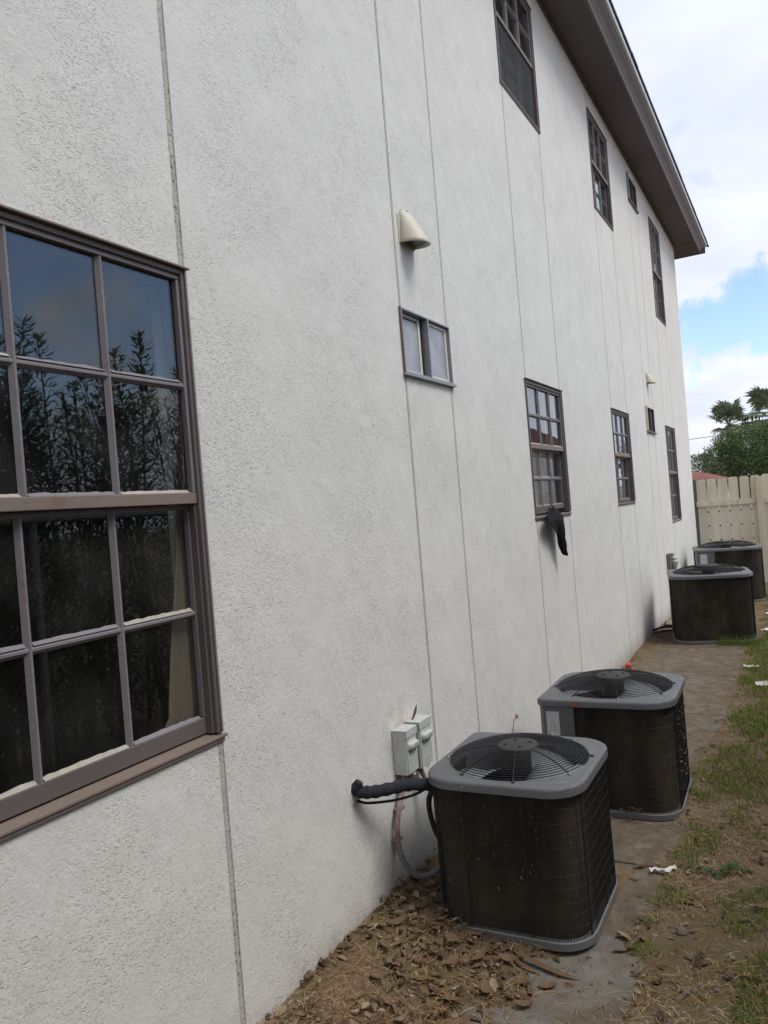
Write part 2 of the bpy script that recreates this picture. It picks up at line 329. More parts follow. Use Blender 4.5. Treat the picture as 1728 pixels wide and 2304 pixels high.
def frost_mat():
    m = Mat('frosted_glass', .28, spec=.7)
    c = m.ramp(m.noise(4, 4, .6), [(.35, (.24, .26, .32)), (.55, (.36, .38, .44)), (.72, (.46, .50, .52))])
    return m.col(c).m
M['screen'] = screen_mat(); M['box'] = box_mat(); M['conduit'] = conduit_mat(); M['frost'] = frost_mat()

# ------------------------------------------------------------------ mesh helpers
class MB:
    def __init__(s): s.v = []; s.f = []
    def add(s, vs, fs):
        o = len(s.v); s.v += [tuple(v) for v in vs]; s.f += [tuple(i + o for i in f) for f in fs]; return s
    def box(s, x0, x1, y0, y1, z0, z1):
        return s.add([(x0, y0, z0), (x1, y0, z0), (x1, y1, z0), (x0, y1, z0), (x0, y0, z1), (x1, y0, z1), (x1, y1, z1), (x0, y1, z1)],
                     [(0, 3, 2, 1), (4, 5, 6, 7), (0, 1, 5, 4), (1, 2, 6, 5), (2, 3, 7, 6), (3, 0, 4, 7)])
    def loft(s, loops, cap0=True, cap1=True):
        n = len(loops[0]); o = len(s.v)
        for l in loops: s.v += [tuple(p) for p in l]
        for k in range(len(loops) - 1):
            for i in range(n):
                j = (i + 1) % n; s.f.append((o + k * n + i, o + k * n + j, o + (k + 1) * n + j, o + (k + 1) * n + i))
        if cap0: s.f.append(tuple(o + i for i in reversed(range(n))))
        if cap1: s.f.append(tuple(o + (len(loops) - 1) * n + i for i in range(n)))
        return s
    def tube(s, pts, r, n=6, closed=False, caps=True):
        pts = [Vector(p) for p in pts]; rs = r if isinstance(r, (list, tuple)) else [r] * len(pts)
        loops = []; N = len(pts); up = None
        for i, p in enumerate(pts):
            if closed: t = pts[(i + 1) % N] - pts[i - 1]
            else: t = pts[min(i + 1, N - 1)] - pts[max(i - 1, 0)]
            t.normalize()
            if up is None:
                up = Vector((0, 0, 1)) if abs(t.z) < .9 else Vector((1, 0, 0))
            a = t.cross(up).normalized(); b = a.cross(t); up = b
            loops.append([p + (a * math.cos(2 * math.pi * k / n) + b * math.sin(2 * math.pi * k / n)) * rs[i] for k in range(n)])
        if closed: loops.append(loops[0]); s.loft(loops, False, False)
        else: s.loft(loops, caps, caps)
        return s
    def lathe(s, c, prof, n=24, cap=True):
        loops = [[(c[0] + r * math.cos(2 * math.pi * k / n), c[1] + r * math.sin(2 * math.pi * k / n), c[2] + z) for k in range(n)] for r, z in prof]
        return s.loft(loops, cap, cap)
    def prism_z(s, poly, z0, z1):
        return s.loft([[(x, y, z0) for x, y in poly], [(x, y, z1) for x, y in poly]])
    def build(s, name, mat, parent=None, smooth=False, bevel=0):
        me = bpy.data.meshes.new(name); me.from_pydata(s.v, [], s.f); me.update()
        if smooth:
            for p in me.polygons: p.use_smooth = True
            try: me.set_sharp_from_angle(angle=R(40))
            except Exception: pass
        me.materials.append(mat if not isinstance(mat, str) else M[mat])
        o = bpy.data.objects.new(name, me); COL.objects.link(o)
        if parent: o.parent = parent
        if bevel:
            b = o.modifiers.new('bevel', 'BEVEL'); b.width = bevel; b.segments = 2; b.limit_method = 'ANGLE'
        return o
def tag(o, label=None, cat=None, group=None, kind=None):
    for k, v in (('label', label), ('category', cat), ('group', group), ('kind', kind)):
        if v: o[k] = v
    return o
def empty(name, loc=(0, 0, 0), rz=0, parent=None):
    o = bpy.data.objects.new(name, None); COL.objects.link(o); o.location = loc; o.rotation_euler = (0, 0, rz); o.empty_display_size = .1
    if parent: o.parent = parent
    return o
def copy_tree(o, parent=None):
    c = o.copy(); COL.objects.link(c)
    if parent: c.parent = parent
    for ch in o.children: copy_tree(ch, c)
    return c
def rrect(w, d, r, n=6, chamfer=None):
    """outline (ccw) of a rounded rectangle about the origin; corner 0 = (-,-) may be chamfered"""
    pts = []
    for ci, (sx, sy, a0) in enumerate(((-1, -1, 180), (1, -1, 270), (1, 1, 0), (-1, 1, 90))):
        rad = r if not (chamfer and ci == 0) else chamfer
        cx, cy = sx * (w / 2 - rad), sy * (d / 2 - rad); m = n if not (chamfer and ci == 0) else 1
        for k in range(m + 1):
            a = R(a0 + 90 * k / m); pts.append((cx + rad * math.cos(a), cy + rad * math.sin(a)))
    return pts

# ------------------------------------------------------------------ ground
def fbm(x, y, s, o=3): return noise.fractal(Vector((x * s, y * s, 1.7)), 1.0, 2.0, o)
def slab_mask(x, y):
    """how clear of soil the walkway is (positive = concrete shows)"""
    m = -1.0
    for cx, cy, rx, ry, a in ((.80, 2.47, .17, .40, 1.3), (.66, 2.22, .2, .12, .8), (.87, 3.12, .09, .24, 1.0), (.80, 3.68, .20, .30, .9), (.50, 2.02, .12, .05, .7), (.62, 2.55, .07, .05, .95), (.55, 6.7, .52, 2.6, 2.0)):
        q = ((x - cx) / rx) ** 2 + ((y - cy) / ry) ** 2
        m = max(m, a * (1 - q))
    return m + .75 * fbm(x, y, 5.5) + .3 * fbm(x + 9, y, 17)
def ground_h(x, y):
    h = .004 + .012 * fbm(x, y, 1.7) + .006 * fbm(x, y, 7) + .004 * fbm(x, y, 23)
    if -.1 < x < 1.02 and 1.0 < y < 9.6:
        k = max(-1, min(1, slab_mask(x, y) * 1.6))
        edge = min(1, max(0, (.985 - x) / .05))
        h = h * .35 + .011 - .018 * (k * edge)
    if x < .6: h += .07 * max(0, 1 - x / .45) * max(0, min(1, (3.6 - y) / .8)) * (1 if x > -.2 else 0)
    h += .02 * min(1, max(0, (x - 1.05) / .5))
    return h
def lines(parts):
    out = []
    for a, b, n in parts: out += [a + (b - a) * i / n for i in range(n)]
    out.append(parts[-1][1]); return out
gx = lines([(-900, -60, 4), (-60, -.3, 10), (-.3, 1.75, 82), (1.75, 4, 18), (4, 60, 14), (60, 900, 4)])
gy = lines([(-600, -30, 4), (-30, 1.5, 12), (1.5, 5.2, 148), (5.2, 10.5, 90), (10.5, 15, 24), (15, 80, 16), (80, 1500, 5)])
g = MB(); nx, ny = len(gx), len(gy)
for yy in gy:
    for xx in gx:
        g.v.append((xx, yy, ground_h(xx, yy) if (-1 < xx < 8 and 0 < yy < 20) else 0))
for j in range(ny - 1):
    for i in range(nx - 1):
        a = j * nx + i; g.f.append((a, a + 1, a + nx + 1, a + nx))
tag(g.build('ground', 'dirt', smooth=True), kind='structure')
walk = empty('walkway'); tag(walk, kind='structure')
yy = 1.0
for k, ln in enumerate((1.21, 1.2, 1.19, 1.22, 1.2, 1.2, 1.2)):
    s_ = MB(); s_.box(.03, .975, yy + .006, yy + ln - .006, -.09, .011); o = s_.build('slab', 'conc', walk, bevel=.004)
    yy += ln
# ------------------------------------------------------------------ the white house
Y1 = 13.54; ZT = 5.54
house = empty('white_house', (0, 0, 0))
tag(house, 'two storey white stucco house wall with brown windows and brown eave', 'house')
W = dict(big=(.87, 1.765, 1.00, 2.37), w1=(4.97, 5.85, 1.49, 2.41), w2=(7.62, 8.46, 1.50, 2.42), w3=(11.02, 11.86, 1.16, 2.45), w1u=(4.97, 5.85, 4.38, 5.30), w2u=(7.62, 8.46, 4.37, 5.30), w3u=(11.02, 11.86, 3.95, 5.26),
         small=(3.19, 3.74, 2.24, 2.54), s4=(9.58, 10.14, 2.31, 2.60), s4u=(9.58, 10.14, 5.06, 5.36))
opens = list(W.values())
jy = [1.757, 3.20, 3.725, 5.0, 5.825, 7.645, 8.435, 9.60, 10.12, 11.04, 11.84, -1.2]
ys = {-7.0, Y1}; zs = {-.12, ZT}
for a, b, c, d in opens: ys |= {a, b}; zs |= {c, d}
jc = []
for j in jy:
    w_ = .013 if abs(j - 1.757) < .01 else .010
    jc.append((j - w_, j + w_)); 
ylist = sorted(ys | {v for p in jc for v in p}); zlist = sorted(zs)
def is_joint(a, b): return any(p[0] - 1e-6 <= a and b <= p[1] + 1e-6 for p in jc)
def is_open(a, b, c, d): return any(o[0] - 1e-6 <= a and b <= o[1] + 1e-6 and o[2] - 1e-6 <= c and d <= o[3] + 1e-6 for o in opens)
wl_ = MB(); jt = MB(); REC = -.0006
for i in range(len(ylist) - 1):
    a, b = ylist[i], ylist[i + 1]; J = is_joint(a, b)
    for k in range(len(zlist) - 1):
        c, d = zlist[k], zlist[k + 1]
        if is_open(a, b, c, d): continue
        if J:
            jt.add([(REC, a, c), (REC, b, c), (REC, b, d), (REC, a, d)], [(0, 1, 2, 3)])
            for q in (a, b): wl_.add([(REC, q, c), (0, q, c), (0, q, d), (REC, q, d)], [(0, 1, 2, 3)])
            # raised bead of caulk with an uneven edge
            if b - a > .015 or True:
                n = 2 + int((d - c) / .04); w_ = (b - a)
                prev = None
                for t in range(n + 1):
                    z = c + (d - c) * t / n; jit = .25 * w_ * noise.noise(Vector((a * 9, z * 14, 0))); mid = (a + b) / 2 + jit
                    row = [(REC + .0005, mid - w_ * .3, z), (REC + .0013 + .0008 * noise.noise(Vector((z * 22, a, 3))), mid, z), (REC + .0005, mid + w_ * .3, z)]
                    if prev:
                        jt.add(prev + row, [(0, 1, 4, 3), (1, 2, 5, 4)])
                    prev = row
        else: wl_.add([(0, a, c), (0, b, c), (0, b, d), (0, a, d)], [(0, 1, 2, 3)])
for a, b, c, d in opens:   # reveals
    T = -.14
    wl_.add([(T, a, c), (0, a, c), (0, a, d), (T, a, d)], [(0, 1, 2, 3)]); wl_.add([(T, b, c), (0, b, c), (0, b, d), (T, b, d)], [(3, 2, 1, 0)])
    wl_.add([(T, a, c), (0, a, c), (0, b, c), (T, b, c)], [(3, 2, 1, 0)]); wl_.add([(T, a, d), (0, a, d), (0, b, d), (T, b, d)], [(0, 1, 2, 3)])
wl_.add([(0, Y1, -.12), (-9, Y1, -.12), (-9, Y1, ZT), (0, Y1, ZT)], [(0, 1, 2, 3)])
wl_.add([(0, -7, -.12), (-9, -7, -.12), (-9, -7, ZT), (0, -7, ZT)], [(3, 2, 1, 0)])
wl_.add([(-9, -7, -.12), (-9, Y1, -.12), (-9, Y1, ZT), (-9, -7, ZT)], [(3, 2, 1, 0)])
wl_.build('wall', 'stucco', house)
jt.build('expansion_joint', 'joint', house)
# rooms behind the windows (dark plaster, timber floors)
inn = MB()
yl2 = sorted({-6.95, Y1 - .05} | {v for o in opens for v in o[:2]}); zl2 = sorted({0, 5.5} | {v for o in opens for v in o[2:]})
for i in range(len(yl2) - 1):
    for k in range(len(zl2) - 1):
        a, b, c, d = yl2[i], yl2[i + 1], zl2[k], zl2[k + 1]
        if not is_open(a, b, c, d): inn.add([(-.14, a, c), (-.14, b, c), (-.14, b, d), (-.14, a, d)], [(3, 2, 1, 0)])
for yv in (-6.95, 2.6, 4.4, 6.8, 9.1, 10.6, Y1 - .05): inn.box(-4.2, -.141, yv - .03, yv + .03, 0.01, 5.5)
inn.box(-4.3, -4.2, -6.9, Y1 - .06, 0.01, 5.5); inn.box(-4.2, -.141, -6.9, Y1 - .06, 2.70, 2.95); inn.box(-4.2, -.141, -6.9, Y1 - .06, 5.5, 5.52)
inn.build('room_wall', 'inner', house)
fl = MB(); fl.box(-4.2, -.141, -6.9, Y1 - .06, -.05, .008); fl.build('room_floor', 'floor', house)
# eave
EY = 14.34
sf = MB()
sb = [-7.0, -4.6, -2.2, .2, 2.6, 5.0, 7.4, 9.8, 12.2, 13.54]
for a, b in zip(sb[:-1], sb[1:]):
    o = MB().box(-.0, .318, a + .0015, b - .0015, ZT, ZT + .012).build('soffit_panel', 'soffit', house)
o = MB().add([(0, Y1 + .002, ZT), (.318, Y1 + .002, ZT), (.318, EY, ZT), (0, EY, ZT), (0, Y1 + .002, ZT + .012), (.318, Y1 + .002, ZT + .012), (.318, EY, ZT + .012), (0, EY, ZT + .012)],
             [(0, 3, 2, 1), (4, 5, 6, 7), (0, 1, 5, 4), (1, 2, 6, 5), (2, 3, 7, 6), (3, 0, 4, 7)]).build('soffit_panel', 'soffit', house)
MB().box(-9, -.002, Y1 + .003, EY, ZT, ZT + .012).build('soffit_panel', 'soffit', house)
MB().box(.0005, .018, -7, Y1, ZT - .035, ZT - .001).build('frieze_board', 'soffit', house)
gp = [(.318, ZT - .012), (.335, ZT - .010), (.345, ZT + .015), (.372, ZT + .055), (.398, ZT + .085), (.405, ZT + .115), (.398, ZT + .115), (.318, ZT + .115)]
gt = MB(); gt.loft([[(x, y, z) for x, z in gp] for y in (-7, EY)]); gt.build('gutter', 'gutter', house)
gt = MB(); gt.loft([[(.405 - (x - .318), y_, z) for x, z in gp] for y_ in (0, 0)]) if False else None
gb = MB(); gb.loft([[(x, EY + (px - .318), z) for px, z in gp] for x in (-9, .405)]); gb.build('gutter', 'gutter', house)
MB().box(.30, .430, -7, EY + .10, ZT + .117, ZT + .168).build('drip_edge', 'drip', house)
# roof (hip), shingle courses at the eave
rf = MB(); zr = ZT + .171; sl = .36
def roofpt(x, y): return zr + sl * max(0, min(.44 - x, EY + .12 - y, x + 9.4, y + 7.4))
rx = [.44, -4.48, -9.4]; 
rf.add([(.44, EY + .12, zr), (.44, -7.4, zr), (-4.48, -2.5, zr + sl * 4.92), (-4.48, EY + .12 - 4.92, zr + sl * 4.92), (-9.4, EY + .12, zr), (-9.4, -7.4, zr)],
       [(0, 3, 2, 1), (0, 4, 3), (4, 5, 2, 3), (1, 2, 5)])
rf.build('roof', 'shingle', house)
yv = -7.0
while yv < EY + .1:
    w_ = .30 + .03 * random.random(); dz = random.uniform(0, .0015)
    o_ = random.uniform(-.002, .002)
    s_ = MB().add([(.446 + o_, yv + .003, zr + .0), (.446 + o_, yv + w_ - .003, zr), (.25, yv + w_ - .003, zr + .074), (.25, yv + .003, zr + .074),
                   (.446 + o_, yv + .003, zr + .022 + dz), (.446 + o_, yv + w_ - .003, zr + .022 + dz), (.25, yv + w_ - .003, zr + .094 + dz), (.25, yv + .003, zr + .094 + dz)],
                  [(0, 3, 2, 1), (4, 5, 6, 7), (0, 1, 5, 4), (1, 2, 6, 5), (2, 3, 7, 6), (3, 0, 4, 7)])
    s_.build('shingle', 'shingle', house)
    yv += w_

def trap_v(mb, y, z0, z1, xf, xb, wb=.012, wf=.003):    # vertical glazing bar, bevelled
    mb.add([(xb, y - wb, z0), (xf, y - wf, z0), (xf, y + wf, z0), (xb, y + wb, z0), (xb, y - wb, z1), (xf, y - wf, z1), (xf, y + wf, z1), (xb, y + wb, z1)],
           [(0, 1, 2, 3), (7, 6, 5, 4), (0, 4, 5, 1), (1, 5, 6, 2), (2, 6, 7, 3), (3, 7, 4, 0)])
def trap_h(mb, z, y0, y1, xf, xb, wb=.012, wf=.003):
    mb.add([(xb, y0, z - wb), (xf, y0, z - wf), (xf, y0, z + wf), (xb, y0, z + wb), (xb, y1, z - wb), (xf, y1, z - wf), (xf, y1, z + wf), (xb, y1, z + wb)],
           [(0, 1, 2, 3), (7, 6, 5, 4), (0, 4, 5, 1), (1, 5, 6, 2), (2, 6, 7, 3), (3, 7, 4, 0)])
def sash(win, y0, y1, z0, z1, xf, cols, rows, bar='sash', bot=.045, top=.022, side=.03, railmat='wood'):
    D = .022
    MB().box(xf - D, xf, y0, y1, z0, z0 + bot).build('bottom_rail', railmat, win, bevel=.002)
    MB().box(xf - D, xf, y0, y1, z1 - top, z1).build('top_rail', bar, win, bevel=.002)
    for a, b in ((y0, y0 + side), (y1 - side, y1)):
        MB().box(xf - D, xf - .001, a, b, z0 + bot, z1 - top).build('stile', bar, win, bevel=.003)
    ya, yb, za, zb = y0 + side, y1 - side, z0 + bot, z1 - top
    gxx = xf - .014
    for c in range(1, cols):
        m_ = MB(); trap_v(m_, ya + (yb - ya) * c / cols, za, zb, xf - .002, gxx); m_.build('glazing_bar', bar, win)
    for r in range(1, rows):
        m_ = MB(); trap_h(m_, za + (zb - za) * r / rows, ya, yb, xf - .0035, gxx + .0005); m_.build('glazing_bar', bar, win)
    # worn putty fillet along the sills of the panes
    for r in range(rows):
        for c in range(cols):
            pa, pb = ya + (yb - ya) * c / cols + .010, ya + (yb - ya) * (c + 1) / cols - .010
            pc, pd = za + (zb - za) * r / rows + (.009 if r else 0), za + (zb - za) * (r + 1) / rows - (.009 if r < rows - 1 else 0)
            gx_ = gxx - .001
            gp_ = MB().box(gx_ - .003, gx_, pa, pb, pc, pd).build('pane', 'glass', win)
            pt = MB(); n = 14; prev = None
            for t in range(n + 1):
                yy_ = pa + (pb - pa) * t / n; hh = .006 + .0035 * noise.noise(Vector((yy_ * 40, pc * 10, r))) ; hh = max(.0015, hh)
                row = [(gx_, yy_, pc + hh + .003), (gx_ + .011, yy_, pc + .0005), (gx_, yy_, pc)]
                if prev: pt.add(prev + row, [(0, 1, 4, 3), (1, 2, 5, 4)])
                prev = row
            pt.build('putty', 'sash' if random.random() < .6 else 'putty', win)
def window(box, rows_u=2, rows_l=2, cols=3, zm=None, screen=False, open_l=0, jw=.030, label=None):
    y0, y1, z0, z1 = box
    win = empty('window', (0, 0, 0), parent=house)
    if label: win['label'] = label
    zm = zm or (z0 + z1) / 2
    xo = .006; sd = .012 if jw < .028 else .016; bt = .046 if jw < .028 else .03
    MB().box(-.085, xo, y0 + .001, y0 + jw, z0 + .012, z1 - .001).build('jamb', 'wood', win, bevel=.003)
    MB().box(-.085, xo, y1 - jw, y1 - .001, z0 + .012, z1 - .001).build('jamb', 'wood', win, bevel=.003)
    MB().box(-.085, xo, y0 + jw, y1 - jw, z1 - jw * .8, z1 - .001).build('head', 'wood', win, bevel=.003)
    MB().box(-.05, xo + .012, y0 - .006, y1 + .008, z1, z1 + .007).build('drip_cap', 'wood_lt', win, bevel=.002)
    MB().add([(-.085, y0 - .006, z0 - .006), (.011, y0 - .008, z0 - .005), (.011, y1 + .016, z0 - .005), (-.085, y1 + .006, z0 - .006),
              (-.085, y0 - .006, z0 + .012), (.011, y0 - .008, z0 + .004), (.011, y1 + .016, z0 + .004), (-.085, y1 + .006, z0 + .012)],
             [(0, 3, 2, 1), (4, 5, 6, 7), (0, 1, 5, 4), (1, 2, 6, 5), (2, 3, 7, 6), (3, 0, 4, 7)]).build('sill', 'wood_lt', win, bevel=.002)
    MB().box(.0005, .008, y0 - .004, y1 + .004, z0 - .016, z0 - .0065).build('sill_trim', 'wood', win, bevel=.002)
    ya, yb = y0 + jw, y1 - jw
    for a, b in ((y0 + .002, y0 + .009), (y1 - .009, y1 - .002)): MB().box(xo, xo + .006, a, b, z0 + .013, z1 - .002).build('edge_moulding', 'sash', win, bevel=.002)
    sash(win, ya, yb, zm - .02, z1 - jw * .8, -.002, cols, rows_u, bot=.032, railmat='wood_lt', top=.014, side=sd)
    if screen:
        sash(win, ya, yb, z0 + .013, zm - .021, -.029, cols, rows_l, bot=bt, top=.014, side=sd)
        MB().box(-.024, -.004, ya, yb, z0 + .012, z0 + .03).build('screen_frame', 'wood', win)
        MB().box(-.014, -.012, ya, yb, z0 + .03, zm - .02).build('fly_screen', 'screen', win)
    else:
        sash(win, ya, yb, z0 + .013 + open_l, zm - .021, -.029, cols, rows_l, bot=bt, top=.014, side=sd)
        # parting bead strips
        for a, b in ((ya, ya + .008), (yb - .008, yb)):
            MB().box(-.028, -.008, a, b, z0 + .013, zm - .022).build('stop_bead', 'wood', win)
    return win
window(W['big'], cols=3, zm=1.705, jw=.021, label='large near window with peeling putty and a beige curtain edge')
window(W['w1'], zm=1.975, open_l=.03, label='lower window with a black cloth hanging from its sill')
window(W['w2'], zm=1.985, label='lower window with grey pleated curtain')
window(W['w3'], zm=1.825, label='tall narrow looking lower window nearest the fence')
window(W['w1u'], zm=4.86, screen=True, label='upper window cut by the photo top, with dark screen below')
window(W['w2u'], zm=4.84, label='middle upper window with crooked lower sash')
window(W['w3u'], zm=4.60, label='far upper window with white strips behind the panes')
def slider(box, near=True):
    y0, y1, z0, z1 = box; win = empty('window', (0, 0, 0), parent=house)
    win['label'] = 'small sliding window with frosted panes' if near else ('small dark screened window on the lower storey' if z0 < 3 else 'small dark window tucked under the eave')
    fr = 'alum' if near else 'wood'
    for a, b, c, d in ((y0, y0 + .008, z0, z1), (y1 - .008, y1, z0, z1), (y0 + .008, y1 - .008, z0, z0 + .009), (y0 + .008, y1 - .008, z1 - .009, z1)):
        MB().box(-.07, .009, a + .0005, b - .0005, c + .0005, d - .0005).build('frame', fr, win, bevel=.001)
    if near:
        MB().box(.0, .010, y0 - .011, y0 - .0005, z0 - .006, z1 + .002).build('rust_edge', 'rust', win, bevel=.002)
        MB().box(0, .020, y0 - .016, y1 + .014, z0 - .014, z0 - .0005).build('sill', 'alum', win, bevel=.001)
        MB().box(-.028, -.022, y0 + .010, y1 - .010, z1 - .034, z1 - .0095).build('head_track', 'blackm', win)
        ym = (y0 + y1) / 2 + .005
        MB().box(-.035, .012, ym - .006, ym + .006, z0 + .0095, z1 - .0095).build('meeting_stile', 'alum', win, bevel=.001)
        MB().box(-.05, -.024, ym - .032, ym - .0065, z0 + .0095, z1 - .0095).build('dark_track', 'blackm', win)
        for a, b, xf in ((y0 + .009, ym - .033, -.020), (ym + .007, y1 - .009, -.008)):
            s_ = .021
            for p in ((a, a + s_ * .3, z0 + .024, z1 - .026), (b - s_, b, z0 + .024, z1 - .026), (a, b, z0 + .0096, z0 + .0235), (a, b, z1 - .0255, z1 - .012)):
                MB().box(xf - .014, xf, *p).build('sash_frame', 'almond', win)
            MB().box(xf - .008, xf - .005, a + .005, b - .021, z0 + .024, z1 - .026).build('pane', 'frost', win)
    else:
        MB().box(.0, .024, y0 - .02, y0 - .0005, z0 - .004, z1 + .004).build('side_trim', 'cream' if z0 < 3 else 'alum', win, bevel=.002)
        MB().box(0, .024, y0 - .02, y1 + .02, z0 - .018, z0 - .0045).build('sill', 'wood', win, bevel=.002)
        MB().box(-.02, -.016, y0 + .0145, y1 - .0145, z0 + .0145, z1 - .0145).build('fly_screen', 'screen', win)
        MB().box(-.014, .012, (y0 + y1) / 2 - .01, (y0 + y1) / 2 + .01, z0 + .0145, z1 - .0145).build('meeting_stile', 'wood', win)
slider(W['small']); slider(W['s4'], False); slider(W['s4u'], False)

# vent hoods
def hood(y, z, s=1.0, proud=.115):
    h_ = empty('vent_hood', (0, 0, 0), parent=house)
    w, H = .072 * s, .165 * s; mb = MB(); loops = []; n = 12
    for i in range(11):
        t = i / 10; zz_ = z + H * (1 - t)            # from the top down to the mouth
        prof = math.sin(min(1, t * 1.05 + .02) * math.pi / 2)
        ww = w * (.55 + .45 * t ** .5) if t > 0 else w * .35; dd = proud * s * (t ** .8) * .98 + .004
        loops.append([(dd * math.sin(math.pi * k / n) ** .8 + .0005, y - ww * math.cos(math.pi * k / n), zz_ - .012 * t * math.sin(math.pi * k / n)) for k in range(n + 1)])
    o_ = len(mb.v)
    for l in loops: mb.v += l
    for i in range(10):
        for k in range(n):
            a = o_ + i * (n + 1) + k; mb.f.append((a, a + 1, a + n + 2, a + n + 1))
    mb.f.append(tuple(o_ + k for k in range(n + 1)))
    sh = mb.build('hood_shell', 'cream', h_, smooth=True)
    so_ = sh.modifiers.new('solid', 'SOLIDIFY'); so_.thickness = .003
    m_ = MB(); m_.box(.0005, .004, y - w - .01, y + w + .01, z - .004, z + H * .8); m_.build('back_plate', 'cream', h_, bevel=.001)
    m_ = MB(); m_.add([(.005, y - w * .9, z + .012), (.005, y + w * .9, z + .012), (.06 * s, y + w * .7, z + .004), (.09 * s, y, z + .002), (.06 * s, y - w * .7, z + .004)], [(0, 1, 2, 3, 4)]); m_.build('damper_flap', 'blackm', h_)
    m_ = MB(); m_.lathe((.014, y, z + H - .004), [(.0035, 0), (.003, .003)], 8); m_.build('screw', 'blackm', h_)
hood(3.325, 2.852); hood(9.87, 2.90, .85)

# curtains inside (each its own thing)
def curtain(name, y0, y1, z0, z1, x, mat, label, amp=.012, folds=9, edge=None):
    mb = MB(); n = 44; rows = 40; 
    for r in range(rows + 1):
        z = z0 + (z1 - z0) * r / rows
        for k in range(n + 1):
            a = y0 + (edge(z) if edge else 0); y = a + (y1 - a) * k / n
            mb.v.append(((x if x != -.070 else x + .038 * min(1, max(0, (z - 1.685) / .05))) + amp * math.sin(k / n * folds * 2 * math.pi + .6 * math.sin(z * 5)) * (.7 + .3 * math.sin(z * 3 + k)), y, z))
    for r in range(rows):
        for k in range(n):
            a = r * (n + 1) + k; mb.f.append((a, a + 1, a + n + 2, a + n + 1))
    o = mb.build(name, mat, smooth=True); s_ = o.modifiers.new('solid', 'SOLIDIFY'); s_.thickness = .002
    return tag(o, label, 'curtain')
curtain('curtain', 0.0, 1.764, 1.02, 2.30, -.070, 'beige', 'beige curtain edge hanging behind the right panes of the big near window', .003, 2, lambda z: 1.635 + .13 * min(1, max(0, (z - 1.10) / 1.0)) ** .8 + .008 * math.sin(z * 9) - (.03 if z < 1.06 else 0))
curtain('curtain', 5.05, 5.95, 1.50, 2.0, -.16, 'greycur', 'dull grey curtain behind the lower sash of the window with the black cloth', .014, 7)
curtain('curtain', 7.60, 8.5, 1.50, 2.0, -.16, 'greycur', 'grey pleated curtain behind the second lower window', .014, 11)
curtain('curtain', 11.0, 11.9, 1.2, 1.85, -.16, 'greycur', 'grey pleated curtain behind the lower window nearest the fence', .014, 11)
for y0, y1, z0, z1 in ((11.10, 11.18, 3.99, 4.84), (11.33, 11.40, 4.6, 4.84), (11.56, 11.62, 4.6, 4.86)):
    pass
bl = empty('window_blind', (0, 0, 0)); tag(bl, 'torn white blind strips behind the far upper window', 'blind')
for y0, y1, z0, z1 in ((11.30, 11.42, 3.99, 4.55), (11.24, 11.33, 4.62, 4.80), (11.50, 11.57, 4.62, 4.82), (11.72, 11.78, 4.62, 4.84)):
    MB().box(-.112, -.110, y0, y1, z0, z1).build('blind_strip', 'whitecur', bl)
b_ = tag(MB().box(-.11, -.108, 7.98, 8.06, 4.40, 4.47).build('paper_scrap', 'whitecur'), 'white paper scrap inside the middle upper window pane', 'paper')
# crooked screen stick at w2 upper
MB().box(-.02, -.012, 7.675, 7.69, 4.47, 4.80).build('loose_bead', 'sash', house)

# black cloth hanging from the sill
mb = MB(); prof = [  # (z, left y, right y, x)
    (1.560, 5.31, 5.37, .012), (1.548, 5.27, 5.385, .020), (1.525, 5.20, 5.40, .040), (1.500, 5.06, 5.42, .062), (1.478, 5.00, 5.44, .074), (1.45, 5.03, 5.44, .078), (1.41, 5.11, 5.405, .076), (1.37, 5.215, 5.395, .074), (1.33, 5.255, 5.395, .072), (1.29, 5.30, 5.40, .070), (1.25, 5.345, 5.40, .069), (1.22, 5.375, 5.398, .068)]
n = 26
for z, ya, yb, x in prof:
    for k in range(n + 1):
        t = k / n; u = 1 - max(0, min(1, (z - 1.22) / .33))
        fold = .016 * math.sin(t * 9 + z * 14) + .007 * math.sin(t * 21 - z * 30)
        mb.v.append((x + fold * (.5 + .5 * u) - .014 * abs(2 * t - 1), ya + (yb - ya) * t, z + .010 * math.sin(t * 6 + 2) - .012 * (1 - t) + .004 * math.sin(17 * t)))
for r in range(len(prof) - 1):
    for k in range(n):
        a = r * (n + 1) + k; mb.f.append((a, a + 1, a + n + 2, a + n + 1))
o = mb.build('hanging_cloth', 'cloth', smooth=True); s_ = o.modifiers.new('solid', 'SOLIDIFY'); s_.thickness = .004
s_ = o.modifiers.new('sub', 'SUBSURF'); s_.levels = 1; s_.render_levels = 1
tag(o, 'black cloth draped over the sill of a lower window, tapering to a point', 'cloth')

